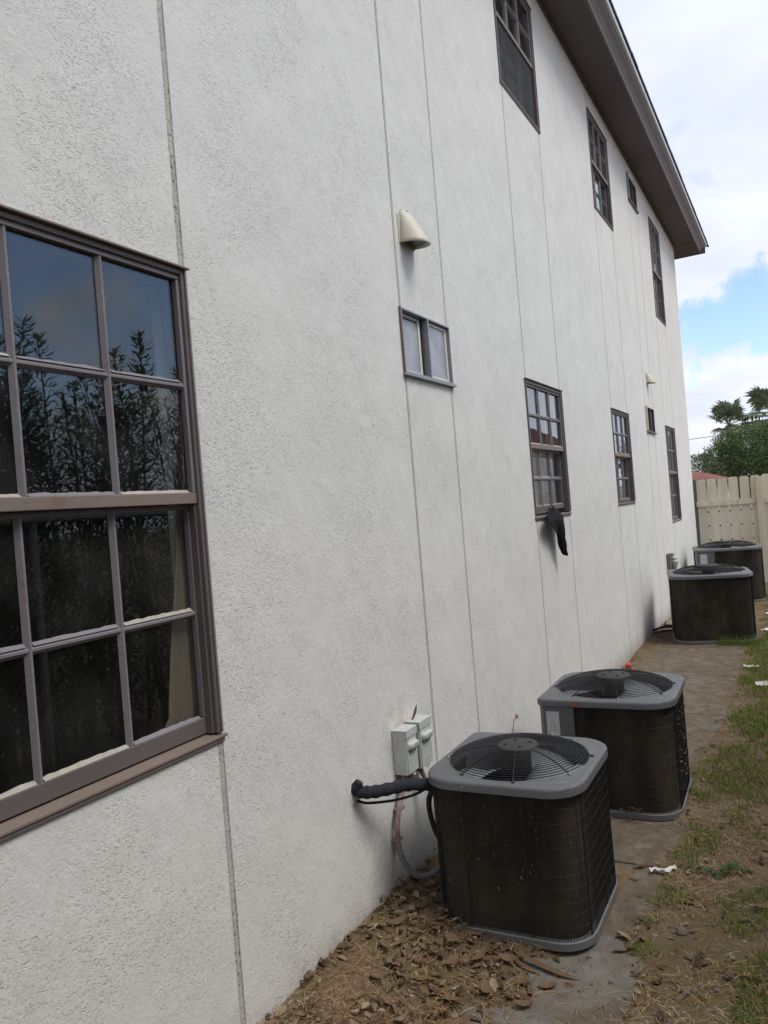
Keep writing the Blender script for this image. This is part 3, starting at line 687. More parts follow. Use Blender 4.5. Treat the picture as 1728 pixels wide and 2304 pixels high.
# ------------------------------------------------------------------ condensers
def make_condenser(w, H, panel=True, nring=18, vsp=.0105):
    ac = empty('air_conditioner')
    r = .130 * w / .6; ch = .022
    z_b, z_t = .030, H - .038
    out = rrect(w, w, r, 8, ch)
    def off(poly_w): return rrect(poly_w, poly_w, r - (w - poly_w) / 2, 8, max(.004, ch - (w - poly_w) / 4))
    # base pan with rolled lip
    b = MB(); b.loft([[(x, y, 0) for x, y in off(w - .02)], [(x, y, .004) for x, y in out], [(x, y, z_b) for x, y in out], [(x, y, z_b + .003) for x, y in off(w - .008)], [(x, y, z_b + .003) for x, y in off(w - .06)]])
    b.build('base_pan', 'base', ac, smooth=True)
    # coil body
    cb = MB(); p0 = off(w - .05); cb.loft([[(x, y, z_b + .003) for x, y in p0], [(x, y, z_t) for x, y in p0]], False, False)
    p1 = off(w - .09); cb.loft([[(x, y, z_b + .003) for x, y in reversed(p1)], [(x, y, z_t) for x, y in reversed(p1)]], False, False)
    cb.build('coil', 'coil', ac, smooth=True)
    # wire guard round the coil
    path = off(w - .014); path = path + [path[0]]
    seg = []; tot = 0
    for a, c in zip(path[:-1], path[1:]):
        l = math.hypot(c[0] - a[0], c[1] - a[1]); seg.append((tot, l, a, c)); tot += l
    wg = MB(); nwire = int(tot / vsp); pw = .42 * w if panel else 0
    def skip(x, y): return (y < -w / 2 + .02 and x < -w / 2 + .27 * w) or (x < -w / 2 + .02 and y < -w / 2 + .30 * w)
    for i in range(nwire):
        d = tot * (i + .5) / nwire
        for t0, l, a, c in seg:
            if t0 <= d <= t0 + l:
                u = (d - t0) / l; x, y = a[0] + (c[0] - a[0]) * u, a[1] + (c[1] - a[1]) * u; break
        if skip(x, y): continue
        q = .00095 if i % 22 else .0026
        jx = random.uniform(-.0006, .0006)
        wg.loft([[(x - q + jx, y - q, z), (x + q + jx, y - q, z), (x + q + jx, y + q, z), (x - q + jx, y + q, z)] for z in (z_b, z_t)], False, False)
    nh = max(6, int((z_t - z_b) / .046))
    for k in range(1, nh):
        z = z_b + (z_t - z_b) * k / nh
        pts = [(x, y, z + .0025 * math.sin(x * 21 + k * 2)) for x, y in path[:-1] if not skip(x, y)]
        i0 = max(range(len(pts)), key=lambda i: math.dist(pts[i], pts[i - 1])); pts = pts[i0:] + pts[:i0]
        wg.tube(pts, .0012, 4)
    o = wg.build('wire_guard', 'black', ac); o['kind'] = 'stuff'
    # painted service corner
    sp = MB(); e = w / 2 - .003; a1 = .27 * w; a2 = .30 * w
    pl = [(-e, -e + a2), (-e, -e + ch), (-e + ch, -e), (-e + a1, -e)]; pl2 = [(-e + a1, -e + .02), (-e + .02, -e + .02), (-e + .02, -e + a2)]
    sp.prism_z(pl + pl2, z_b + .001, z_t + .002); sp.build('service_panel', 'ac', ac)
    if panel:
        f = -e - .0015
        MB().box(-e + .20 * a1, -e + .58 * a1, f, f + .001, z_t - .62 * (z_t - z_b), z_t - .03).build('label_plate', 'sticker', ac)
        MB().box(-e + .64 * a1, -e + .97 * a1, f, f + .001, z_t - .55 * (z_t - z_b), z_t - .42 * (z_t - z_b)).build('label_plate', 'yellow', ac)
        MB().box(-e - .0015, -e - .0005, -e + .2 * a2, -e + .7 * a2, z_t - .6 * (z_t - z_b), z_t - .04).build('label_plate', 'yellow', ac)
    # top panel: lip, rounded shoulder, deck with a round opening
    rad = .448 * w; n = 72
    def angr(poly, th):     # radial hit on polygon
        dx, dy = math.cos(th), math.sin(th); best = 1e9
        for a, c in zip(poly, poly[1:] + poly[:1]):
            ex, ey = c[0] - a[0], c[1] - a[1]; det = dx * (-ey) + dy * ex
            if abs(det) < 1e-9: continue
            t = (a[0] * (-ey) + a[1] * ex) / det; u = (dx * a[1] - dy * a[0]) / det
            if t > 0 and -1e-6 <= u <= 1 + 1e-6: best = min(best, t)
        return best
    corners = [math.atan2(y, x) for x, y in rrect(w + .012, w + .012, r + .006, 8, ch + .003)]
    ths = sorted(set([2 * math.pi * k / n - math.pi for k in range(n)] + corners))
    def ring(ww, z, dr=0):
        pl_ = rrect(ww, ww, r - (w - ww) / 2, 8, max(.004, ch - (w - ww) / 4)); return [(angr(pl_, t) * math.cos(t), angr(pl_, t) * math.sin(t), z) for t in ths]
    circ = lambda rr_, z: [(rr_ * math.cos(t), rr_ * math.sin(t), z) for t in ths]
    tp = MB(); tp.loft([ring(w + .002, z_t - .004), ring(w + .012, z_t - .002), ring(w + .012, z_t + .022), ring(w + .009, z_t + .028), ring(w - .002, z_t + .032), ring(w - .03, z_t + .034), circ(rad + .010, z_t + .034), circ(rad + .004, z_t + .037), circ(rad, z_t + .034), circ(rad - .006, z_t - .02), circ(rad - .01, z_t - .10)], False, False)
    tp.build('top_panel', 'ac', ac, smooth=True)
    zt = z_t + .034
    for sx, sy in ((1, 1), (1, -1), (-1, 1), (-1, -1)):
        a_ = math.atan2(sy, sx); cxx, cyy = sx * w * .385, sy * w * .385; tx_, ty_ = -math.sin(a_) * .022, math.cos(a_) * .022
        MB().tube([(cxx - tx_, cyy - ty_, zt - .0004), (cxx + tx_, cyy + ty_, zt - .0004)], .0012, 4).build('stamped_mark', 'base', ac)
    # fan guard
    dome = lambda q: zt + .008 + .044 * (w / .6) * (1 - (q / rad) ** 3.2)
    cap = .134 * w
    for k in range(nring):
        q = cap + (rad + .004 - cap) * (k + .6) / nring
        pts = [(q * math.cos(2 * math.pi * t / 56), q * math.sin(2 * math.pi * t / 56), dome(q)) for t in range(56)]
        MB().tube(pts, .0020, 5, closed=True).build('guard_ring', 'black', ac, smooth=True)
    for k in range(8):
        th = 2 * math.pi * (k + .3) / 8; pts = []
        for t in range(9):
            q = cap * .9 + (rad + .010 - cap * .9) * t / 8; pts.append((q * math.cos(th), q * math.sin(th), dome(min(q, rad + .004)) - .003 if t < 8 else zt + .004))
        pts.append(((rad + .014) * math.cos(th), (rad + .014) * math.sin(th), zt + .003))
        MB().tube(pts, .0028, 5).build('guard_rib', 'black', ac, smooth=True)
        MB().lathe(((rad + .012) * math.cos(th), (rad + .012) * math.sin(th), zt + .001), [(.007, 0), (.007, .003), (.004, .006), (.001, .0065)], 8).build('screw', 'screw' if k in (6, 1) else 'blackm', ac)
    zc = dome(cap)
    m_ = MB(); m_.lathe((0, 0, zc - .004), [(cap, 0), (cap, .004), (cap - .004, .007), (cap * .3, .009), (.001, .009)], 32, False); m_.build('centre_plate', 'cap', ac, smooth=True)
    for k in range(4):
        th = math.pi / 2 * k + .5; MB().lathe((cap * .62 * math.cos(th), cap * .62 * math.sin(th), zc + .004), [(.006, 0), (.006, .004), (.001, .006)], 6).build('bolt', 'blackm', ac)
    MB().lathe((0, 0, zt - .10), [(.048 * w / .6, 0), (.048 * w / .6, .12)], 28).build('fan_motor', 'blackm', ac, smooth=True)
    for k in range(3):
        bl_ = MB(); a0 = 2 * math.pi * k / 3 + .9; rows = []
        for i in range(7):
            q = .07 + (rad - .022 - .07) * i / 6; spread = .72 + .30 * i / 6; row = []
            for j in range(7):
                u = j / 6 - .5; row.append((q * math.cos(a0 + spread * u * 1.6), q * math.sin(a0 + spread * u * 1.6), zt - .060 + .07 * u + .012 * math.cos(u * 3)))
            rows.append(row)
        for rw in rows: bl_.v += rw
        for i in range(6):
            for j in range(6): a = i * 7 + j; bl_.f.append((a, a + 1, a + 8, a + 7))
        o = bl_.build('fan_blade', 'blade', ac, smooth=True); s_ = o.modifiers.new('solid', 'SOLIDIFY'); s_.thickness = .002
    MB().lathe((0, 0, zt - .26), [(rad, 0), (rad * .98, .002)], 40).build('shade_disc', 'dark', ac)  # near-black disc standing in for the shade inside the casing
    for px, py in ((-w * .25, -w / 2 - .006), (w * .30, -w / 2 - .006), (w / 2 + .006, -w * .2), (-w * .38, -w / 2 - .006)):
        if abs(py) > abs(px): MB().box(px - .004, px + .004, py - .004, py, z_t + .010, z_t + .018).build('screw', 'screw', ac, bevel=.001)
        else: MB().box(px, px + .004, py - .004, py + .004, z_t + .010, z_t + .018).build('screw', 'screw', ac, bevel=.001)
    MB().box(w * .30, w * .30 + .008, -w / 2 - .003, -w / 2, .014, .022).build('screw', 'screw', ac, bevel=.001)
    return ac
G = 'air conditioning condensers along the house wall'
ac1 = make_condenser(.600, .583, False); ac1.location = (.497, 2.925, .026); ac1.rotation_euler = (R(.4), R(.3), R(-90 + .5))
tag(ac1, 'nearest grey condenser unit with dark wire coil, standing in dead leaves by the wall', 'air conditioner', G)
ac2 = make_condenser(.655, .585, True); ac2.location = (.598, 4.195, .012); ac2.rotation_euler = (0, 0, R(1.5))
tag(ac2, 'second condenser unit from the camera with service panel labels and rust spot on its rim', 'air conditioner', G)
ac3 = make_condenser(.79, .700, False, 15, .013); ac3.location = (.625, 8.80, .012); ac3.rotation_euler = (0, 0, R(-90 + 10))
tag(ac3, 'larger square condenser with dark coil and weeds at its foot, third from the camera', 'air conditioner', G)
ac4 = make_condenser(.85, .745, True, 15, .014); ac4.location = (.57, 11.80, .0); ac4.rotation_euler = (0, 0, R(10))
tag(ac4, 'farthest condenser unit with plain grey corner panel, in front of the picket fence', 'air conditioner', G)
MB().add([(-.17, -.335, .568), (-.10, -.335, .570), (-.115, -.335, .557), (-.135, -.335, .543), (-.150, -.335, .557)], [(0, 4, 3, 2, 1)]).build('rust_patch', 'rustpatch', ac2)
# bits caught on the guards
def twig(pts, r, mat, label, cat='twig', grp=None, name='twig'):
    return tag(MB().tube(pts, r, 5).build(name, mat), label, cat, grp)
t1_ = empty('dried_blossom', (.40, 3.13, .635)); tag(t1_, 'dried pink blossom stem standing on the nearest fan guard', 'twig')
MB().tube([(0, 0, -.02), (.004, 0, .03), (.010, 0, .055), (.022, 0, .07)], .002, 5).build('stem', 'pinkbit', t1_)
MB().tube([(-.006, 0, -.02), (-.002, 0, .02)], .0015, 5).build('stem', 'straw', t1_)
MB().lathe((.024, 0, .062), [(.001, 0), (.009, .008), (.006, .018), (.001, .022)], 8).build('bud', 'pinkbit', t1_)
t2_ = MB(); t2_.tube([(.55, 3.17, .625), (.56, 3.16, .632), (.565, 3.15, .624)], [.003, .006, .003], 5); tag(t2_.build('dried_blossom', 'pinkbit', smooth=True), 'small pink petal cluster lying on the back of the nearest fan guard', 'petal')
def leaf_mesh(mb, x, y, z, L, Wd, yaw, pitch, roll, curl, seg=4):
    M_ = Matrix.Translation((x, y, z)) @ Matrix.Rotation(yaw, 4, 'Z') @ Matrix.Rotation(pitch, 4, 'Y') @ Matrix.Rotation(roll, 4, 'X')
    o = len(mb.v)
    for i in range(seg + 1):
        t = i / seg; wv = Wd * math.sin(math.pi * min(1, (t * .92 + .06))) ** .8 / 2; zz_ = curl * L * ((t - .5) ** 2 * 2 - .25)
        for s in (-1, 0, 1): mb.v.append(tuple(M_ @ Vector((L * (t - .5), s * wv, zz_ + abs(s) * wv * .35))))
    for i in range(seg):
        for s in range(2): a = o + i * 3 + s; mb.f.append((a, a + 1, a + 4, a + 3))

# ------------------------------------------------------------------ electrical boxes, pipes on the wall
def disconnect(y0, y1, z0, z1, d, label, ht=.0):
    b = empty('disconnect_box'); tag(b, label, 'electrical box', 'pale disconnect boxes side by side on the wall')
    MB().box(.001, d, y0, y1, z0, z1).build('case', 'box', b, bevel=.003)
    MB().box(d + .0005, d + .004, y0 + .006, y1 - .004, z0 + .004, z1 - .030).build('cover', 'box', b, bevel=.0015)
    MB().box(.001, d + .007, y0 - .002, y1 + .002, z1 - .001, z1 + .007).build('rain_cap', 'box', b, bevel=.002)
    MB().box(d + .001, d + .007, y0 - .001, y1 + .001, z1 - .026, z1 - .0015).build('rain_lip', 'box', b, bevel=.0015)
    mb = MB(); ym = (y0 + y1) / 2; hw = (y1 - y0) * .38
    mb.loft([[(d + .004, ym + yy_, z1 - .062 + zz_) for yy_, zz_ in rrect(hw * 2, .034, .012, 4)], [(d + .016, ym + yy_, z1 - .062 + zz_) for yy_, zz_ in rrect(hw * 2 - .004, .032, .012, 4)], [(d + .024, ym + yy_, z1 - .060 + zz_) for yy_, zz_ in rrect(hw * 2 - .018, .018, .008, 4)]])
    mb.build('handle', 'box', b, smooth=True)
    mb = MB(); mb.tube([(d + .001, ym + .006 + .011 * math.cos(2 * math.pi * t / 14), z0 - .003 + .007 * math.sin(2 * math.pi * t / 14)) for t in range(14)], .0028, 5, closed=True); mb.build('lock_tab', 'box', b, smooth=True)
    mb = MB(); mb.tube([(d + .0045, ym + .008 + .010 * math.cos(2 * math.pi * t / 14), z0 + .030 + .010 * math.sin(2 * math.pi * t / 14)) for t in range(14)], .0011, 4, closed=True); mb.build('knockout', 'box', b)
    mb = MB(); mb.tube([(.03 + .013 * math.cos(2 * math.pi * t / 14), y0 - .0005, z0 + .035 + .015 * math.sin(2 * math.pi * t / 14)) for t in range(14)], .0012, 4, closed=True); mb.build('knockout', 'box', b)
disconnect(2.790, 2.888, .535, .712, .062, 'left pale grey electrical disconnect box with pink overspray on its side')
disconnect(2.908, 3.020, .525, .716, .066, 'right pale grey electrical disconnect box with yellowed top')
lm = MB(); leaf_mesh(lm, .03, 2.955, .748, .075, .016, R(80), R(-55), 0, .2); tag(lm.build('dead_leaf', 'litter'), 'curled dead leaf stuck upright behind the electrical boxes', 'leaf')
c1 = empty('conduit'); tag(c1, 'left conduit looping from the box down the wall and up to the nearest condenser', 'pipe')
def smooth_pts(pts, n=6):
    P = [Vector(p) for p in pts]; P = [P[0] * 2 - P[1]] + P + [P[-1] * 2 - P[-2]]; out = []
    for i in range(1, len(P) - 2):
        for k in range(n):
            t = k / n; a, b, c, d = P[i - 1:i + 3]
            out.append(.5 * ((2 * b) + (c - a) * t + (2 * a - 5 * b + 4 * c - d) * t * t + (3 * b - a - 3 * c + d) * t ** 3))
    out.append(P[-2]); return out
MB().tube(smooth_pts([(.030, 2.83, .535), (.026, 2.785, .46), (.026, 2.735, .37), (.028, 2.725, .29), (.05, 2.715, .22), (.09, 2.745, .155), (.13, 2.80, .145), (.17, 2.87, .18), (.23, 2.93, .25), (.28, 2.95, .29)]), .0115, 8).build('pipe', 'conduit', c1, smooth=True)
MB().lathe((.031, 2.838, .505), [(.016, 0), (.018, .004), (.018, .012), (.015, .014), (.015, .028)], 10).build('fitting', 'base', c1)
c2 = empty('conduit'); tag(c2, 'right straight conduit running from the right box to behind the nearest condenser', 'pipe')
MB().tube(smooth_pts([(.035, 2.945, .528), (.05, 2.955, .48), (.075, 2.975, .42), (.12, 3.01, .33), (.2, 3.05, .25), (.3, 3.06, .2)]), .0105, 8).build('pipe', 'conduit', c2, smooth=True)
MB().lathe((.036, 2.946, .505), [(.014, 0), (.016, .004), (.016, .012), (.013, .024)], 10).build('fitting', 'conduit', c2)
c3 = MB(); c3.tube(smooth_pts([(.215, 2.71, .535), (.175, 2.735, .47), (.165, 2.765, .38), (.185, 2.80, .28), (.24, 2.85, .22), (.28, 2.87, .20)]), .011, 8)
tag(c3.build('cable', 'foam', smooth=True), 'black cable sagging down the left side of the nearest condenser', 'cable')
fo = empty('refrigerant_line'); tag(fo, 'black foam insulated refrigerant line from a hole in the wall to the nearest condenser', 'pipe')
pts = smooth_pts([(.004, 2.470, .590), (.030, 2.475, .580), (.06, 2.51, .572), (.10, 2.565, .568), (.14, 2.62, .566), (.18, 2.67, .556), (.225, 2.73, .535), (.26, 2.77, .52)], 5)
MB().tube(pts, [.023 + .0022 * math.sin(i * 1.9) for i in range(len(pts) - 6)] + [.022, .02, .018, .015, .013, .011], 12).build('foam_sleeve', 'foam', fo, smooth=True)
mb = MB(); mb.tube([(.002, 2.462, .59), (.018, 2.462, .605), (.028, 2.466, .622)], [.022, .02, .016], 9); mb.build('torn_foam', 'foam', fo, smooth=True)
MB().tube(smooth_pts([(.006, 2.475, .545), (.03, 2.50, .530), (.07, 2.55, .520), (.11, 2.60, .515), (.16, 2.66, .520), (.205, 2.72, .540), (.25, 2.77, .56)]), .0052, 7).build('control_wire', 'foam', fo, smooth=True)
mb = MB(); ring_ = [(.0035, 2.475 + (.036 + .010 * noise.noise(Vector((k * .9, 2, 1)))) * math.cos(2 * math.pi * k / 18), .575 + (.042 + .012 * noise.noise(Vector((k * .9, 5, 1)))) * math.sin(2 * math.pi * k / 18)) for k in range(18)]
mb.v += ring_; mb.v += [(.0005, 2.475 + (p[1] - 2.475) * 1.25, .575 + (p[2] - .575) * 1.25) for p in ring_]; mb.f.append(tuple(range(18)))
for k in range(18): mb.f.append((k, k + 18, (k + 1) % 18 + 18, (k + 1) % 18))
mb.build('patch', 'stucco', house, smooth=True)
for zz_ in (.40, .29): MB().box(.001, .033, 2.712 + (zz_ - .29) * .35, 2.760 + (zz_ - .29) * .35, zz_, zz_ + .012).build('strap', 'conduit', c1, bevel=.002)
# far box with water fitting
fb = empty('disconnect_box'); tag(fb, 'grey electrical box with pale fitting on the wall behind the third condenser', 'electrical box')
MB().box(.001, .05, 10.23, 10.42, .545, .79).build('case', 'base', fb, bevel=.004)
MB().lathe((.075, 10.36, .66), [(.012, -.08), (.03, -.06), (.034, -.02), (.05, 0), (.05, .035), (.03, .05), (.045, .07), (.02, .10), (.02, .13)], 12).build('fitting', 'box', fb, smooth=True)
MB().tube([(.05, 10.30, .54), (.05, 10.30, .3), (.1, 10.3, .1)], .02, 8).build('pipe', 'foam', fb, smooth=True)
# pipes low behind the third condenser
for i, pts in enumerate(([(.01, 8.88, .07), (.08, 9.05, .075), (.2, 9.12, .07), (.3, 9.10, .06)], [(.01, 8.86, .035), (.1, 9.0, .04), (.2, 9.03, .04), (.3, 9.0, .05)])):
    twig(smooth_pts(pts), .014, 'foam', ('upper' if i == 0 else 'lower') + ' thin dark pipe from the wall foot into the third condenser', 'pipe', name='pipe')
rk = MB(); 
def rock(mb, x, y, z, r, fl=.6, n=7):
    loops = []
    ph = random.random() * 9
    for i in range(5):
        a = -math.pi / 2 + math.pi * (i + .0) / 4; rr_ = max(.02, math.cos(a)) * r
        loops.append([(x + rr_ * math.cos(2 * math.pi * k / n + ph) * (1 + .2 * noise.noise(Vector((k * 1.7, i, ph)))), y + rr_ * math.sin(2 * math.pi * k / n + ph) * (1 + .25 * noise.noise(Vector((k * 1.3, i + 5, ph)))), z + r * fl * math.sin(a)) for k in range(n)])
    mb.loft(loops)
rock(rk, .10, 9.45, .05, .07); rock(rk, .2, 9.5, .04, .06); 
tag(rk.build('rubble', 'stone', smooth=True), 'small heap of grey rubble at the wall foot behind the third condenser', 'rubble')
mb = MB(); mb.lathe((.07, 7.15, .035), [(.02, -.03), (.028, 0), (.028, .03), (.012, .04)], 10); tag(mb.build('plastic_cap', 'red', smooth=True), 'small red plastic cap at the foot of the wall behind the second condenser', 'cap')

# ------------------------------------------------------------------ litter on the ground
def in_view(x, y): return x < 1.70 and y > 1.6 and x > 0
def rnd(a, b): return random.uniform(a, b)
lt = MB(); cnt = 0
def under_ac(x, y):
    return (.27 < x < .83 and 2.67 < y < 3.22) or (.32 < x < .91 and 3.89 < y < 4.47) or (.3 < x < 1.0 and 8.45 < y < 9.15) or (.2 < x < .95 and 11.4 < y < 12.2)
def leaf_density(x, y):
    d = 0
    if y < 3.6: d = max(d, 1.25 - max(0, x - .35) * 2.0) * min(1, max(.25, (3.7 - y)))
    d = max(d, .75 * math.exp(-(x / .12) ** 2) * (1 if y < 5 else .5))
    if y < 2.7 and x < 1.2: d = max(d, .35)
    return max(d, .07 if y < 6 else .03) * (1.2 + 1.6 * fbm(x, y, 4))
tries = 0
while cnt < 4300 and tries < 90000:
    tries += 1
    x, y = rnd(0.005, 1.6), rnd(1.55, 7) if random.random() < .85 else rnd(5, 12)
    if under_ac(x, y) or random.random() > leaf_density(x, y): continue
    L = (rnd(.012, .034) if random.random() < .72 else rnd(.03, .06)) if y < 4 else rnd(.015, .04)
    leaf_mesh(lt, x, y, ground_h(x, y) + rnd(-.004, .015) + (.0 if x > .4 else rnd(0, .02)), L, L * rnd(.28, .5), rnd(0, 6.28), rnd(-.22, .22), rnd(-.4, .4), rnd(-.4, .8), 3); cnt += 1
tag(lt.build('leaf_litter', 'litter'), 'brown dead leaves littering the soil at the foot of the wall', 'leaf litter', kind='stuff')
# large leaves lying on top, one by one
big = [(.32, 2.26, .14, .035, 20), (.43, 2.24, .15, .05, -10), (.50, 2.16, .10, .055, 60), (.58, 2.22, .11, .035, -50), (.18, 2.42, .12, .03, 95), (.22, 2.30, .09, .045, 40), (.38, 2.40, .08, .045, 75), (.62, 2.42, .08, .05, 100), (.45, 2.48, .09, .045, 80),
       (.70, 2.45, .07, .05, 30), (.55, 2.50, .08, .04, 0), (.30, 2.12, .1, .05, 10), (.48, 2.05, .09, .05, -30), (.25, 2.55, .07, .04, 140), (.15, 2.65, .08, .035, 80), (.40, 2.60, .07, .04, 15), (.88, 2.73, .065, .03, 25), (1.15, 2.79, .15, .028, 85), (1.32, 3.16, .1, .04, 20), (.12, 2.50, .09, .045, 55),
       (.62, 2.10, .08, .05, 75), (.33, 2.52, .08, .045, -20), (.28, 2.37, .07, .04, 0), (.53, 2.33, .08, .045, 120), (.20, 2.20, .08, .05, 150), (.66, 2.32, .07, .04, 30), (.36, 2.31, .09, .03, 45), (.15, 2.35, .08, .04, -40)]
LG = 'large dead leaves on the ground near the house wall'
for i, (x, y, L, wd, yw) in enumerate(big):
    m_ = MB(); leaf_mesh(m_, 0, 0, 0, L * .92, wd * .82, 0, rnd(-.12, .12), rnd(-.25, .25), rnd(.1, .5), 6)
    o = m_.build('dead_leaf', 'litter', smooth=True); o.location = (x, y, ground_h(x, y) + .019); o.rotation_euler = (0, 0, R(yw))
    if i == 17: tag(o, 'long upright brown leaf sticking out of the bare soil right of the nearest condenser', 'leaf', LG); o.rotation_euler = (R(40), 0, R(yw)); o.location.z += .03
    elif i == 0: tag(o, 'long tan pointed seed pod leaf left of the crossing of two pods', 'leaf', LG)
    elif i == 1: tag(o, 'pale striped pod leaf to the right of the crossing pods', 'leaf', LG)
    elif i == 16: tag(o, 'reddish leaf lying on the bare concrete beside the nearest condenser', 'leaf', LG)
    elif i == 18: tag(o, 'curled brown leaf lying on green grass at the right edge', 'leaf', LG)
    else: tag(o, 'broad brown dead leaf on the litter in front of the nearest condenser', 'leaf', LG)
# palm sheath strips under the near condenser
for pts, lab in (([(.48, 2.60, .035), (.60, 2.555, .03), (.72, 2.52, .022), (.80, 2.52, .02)], 'long'), ([(.50, 2.585, .03), (.58, 2.53, .02), (.66, 2.50, .014)], 'short')):
    mb = MB(); P = smooth_pts(pts); 
    for i, p in enumerate(P):
        w_ = .012 * math.sin(math.pi * min(.98, max(.05, i / (len(P) - 1)))); mb.v += [(p.x, p.y - w_, p.z), (p.x, p.y, p.z + w_ * .7), (p.x, p.y + w_, p.z)]
    for i in range(len(P) - 1):
        for s in range(2): a = i * 3 + s; mb.f.append((a, a + 3, a + 4, a + 1))
    tag(mb.build('palm_strip', 'litter', smooth=True), lab + ' dried brown palm strip lying under the front of the nearest condenser', 'palm leaf')
# straw
st = MB(); cnt = 0; tries = 0
while cnt < 18000 and tries < 200000:
    tries += 1
    x = rnd(.02, 1.65); y = 1.6 + (random.random() ** 1.5) * 9
    if under_ac(x, y): continue
    d = .40 + .4 * (x > .85) + .6 * (y < 2.7) + .5 * (y < 2.4) + 1.5 * fbm(x + 3, y, 2.6)
    if -.05 < slab_mask(x, y) and x < .97: d *= .45
    if random.random() > d: continue
    L = rnd(.02, .09); a = rnd(0, 6.28); b = a + rnd(-.5, .5); z = ground_h(x, y) + rnd(.003, .014); w_ = rnd(.0005, .0012)
    p0 = (x, y); p1 = (x + L / 2 * math.cos(a), y + L / 2 * math.sin(a)); p2 = (p1[0] + L / 2 * math.cos(b), p1[1] + L / 2 * math.sin(b)); zz_ = z + rnd(0, .012)
    nx_, ny_ = -math.sin(a) * w_, math.cos(a) * w_
    st.add([(p0[0] - nx_, p0[1] - ny_, z), (p0[0] + nx_, p0[1] + ny_, z), (p1[0] + nx_, p1[1] + ny_, zz_), (p1[0] - nx_, p1[1] - ny_, zz_), (p2[0], p2[1], z + rnd(-.002, .006))], [(0, 1, 2, 3), (3, 2, 4)]); cnt += 1
tag(st.build('dry_grass', 'straw'), 'dry straw coloured grass scattered over the soil', 'dry grass', kind='stuff')
# green grass
patches = [(.97, 3.17, .10, .12, .9), (1.30, 3.15, .18, .22, 1.2), (1.33, 2.62, .10, .3, 1.1), (1.03, 3.72, .13, .20, 1.0), (1.00, 3.50, .05, .08, .7), (1.12, 4.65, .25, .55, 1.1), (1.45, 4.9, .3, .7, .9), (1.35, 3.9, .18, .2, .5), (1.25, 5.8, .25, .7, 1.2), (1.18, 7.0, .20, .8, 1.2), (1.3, 8.3, .33, .9, 1.3), (1.4, 10, .35, 1.2, 1.2), (1.3, 12, .4, 1.4, 1.1), (.92, 2.95, .05, .05, .5), (.84, 2.50, .04, .04, .3), (1.02, 8.3, .06, .2, .8), (.98, 2.75, .05, .05, .3), (.1, 7.5, .04, .9, .1)]
def grass_d(x, y):
    d = -1
    for cx, cy, rx_, ry_, a in patches:
        d = max(d, a * (1 - ((x - cx) / rx_) ** 2 - ((y - cy) / ry_) ** 2))
    return d + .9 * fbm(x, y, 6) - .05
gr = MB(); cnt = 0; tries = 0
while cnt < 26000 and tries < 300000:
    tries += 1
    y = 2.2 + 11 * random.random() ** 1.6; x = rnd(.8, 1.85)
    if grass_d(x, y) < random.random() * .5 or under_ac(x, y): continue
    L = rnd(.018, .055) * (1.0 if y > 4 else .8); a = rnd(0, 6.28); lean = rnd(.2, .95) * L; w_ = rnd(.0012, .0024) * (1 if y < 5 else 1.6)
    z = ground_h(x, y) - .003; dx, dy = math.cos(a), math.sin(a); nx_, ny_ = -dy * w_, dx * w_
    gr.add([(x - nx_, y - ny_, z), (x + nx_, y + ny_, z), (x + dx * lean * .45 + nx_ * .7, y + dy * lean * .45 + ny_ * .7, z + L * .6), (x + dx * lean * .45 - nx_ * .7, y + dy * lean * .45 - ny_ * .7, z + L * .6), (x + dx * lean, y + dy * lean, z + L * rnd(.65, 1))], [(0, 1, 2, 3), (3, 2, 4)]); cnt += 1
tag(gr.build('grass', 'grass'), 'patchy green grass growing in the dirt strip', 'grass', kind='stuff')
# pebbles
pb = MB()
for i in range(1500):
    x, y = rnd(.75, 1.6), 2.0 + 5 * random.random() ** 1.5
    if under_ac(x, y) or (slab_mask(x, y) > 0 and x < .97 and random.random() < .8): continue
    rock(pb, x, y, ground_h(x, y) + .001, rnd(.003, .010) if random.random() < .93 else rnd(.01, .018), .6, 6)
tag(pb.build('gravel', 'stone', smooth=True), 'loose small pebbles in the bare soil', 'gravel', kind='stuff')
for x, y, r, lb in ((1.055, 2.93, .022, 'round grey stone in the soil right of the nearest condenser, the biggest there'), (1.10, 2.79, .016, 'smaller grey stone below the biggest round stone in the bare soil'), (1.02, 3.10, .014, 'grey pebble at the edge of a small grass tuft'), (.13, 2.60, .015, 'tan pebble lying against the wall foot among leaves'), (.20, 2.28, .013, 'pale tan stone near the wall base in the leaf litter')):
    m_ = MB(); rock(m_, 0, 0, 0, r, .7, 10); o = m_.build('stone', 'stone', smooth=True); o.location = (x, y, ground_h(x, y) + r * .3 + (.02 if x < .3 else 0)); tag(o, lb, 'stone')
# paper scraps
def paper(x, y, L, w_, yaw, label, ph=0):
    mb = MB(); n, m = 12, 5
    for i in range(n + 1):
        for j in range(m + 1):
            u, v = i / n - .5, j / m - .5; e = 1 - .25 * abs(math.sin(i * 1.9 + ph))
            mb.v.append((u * L, v * w_ * e + .012 * math.sin(i * .7 + ph), .012 + .010 * noise.noise(Vector((u * 6, v * 5, ph))) + .006 * noise.noise(Vector((u * 17, v * 14, ph)))))
    for i in range(n):
        for j in range(m): a = i * (m + 1) + j; mb.f.append((a, a + m + 1, a + m + 2, a + 1))
    o = mb.build('paper_scrap', 'paper', smooth=True); o.location = (x, y, ground_h(x, y) + .004); o.rotation_euler = (0, 0, yaw); tag(o, label, 'litter')
paper(.93, 3.36, .11, .035, R(25), 'crumpled white paper scrap on the path beside the nearest condenser')
paper(1.057, 7.38, .12, .09, R(5), 'white paper scrap on grass, farther of the two scraps past the second condenser', 2)
paper(1.22, 6.75, .20, .16, R(10), 'crumpled pale bag on grass at the right edge', 5)
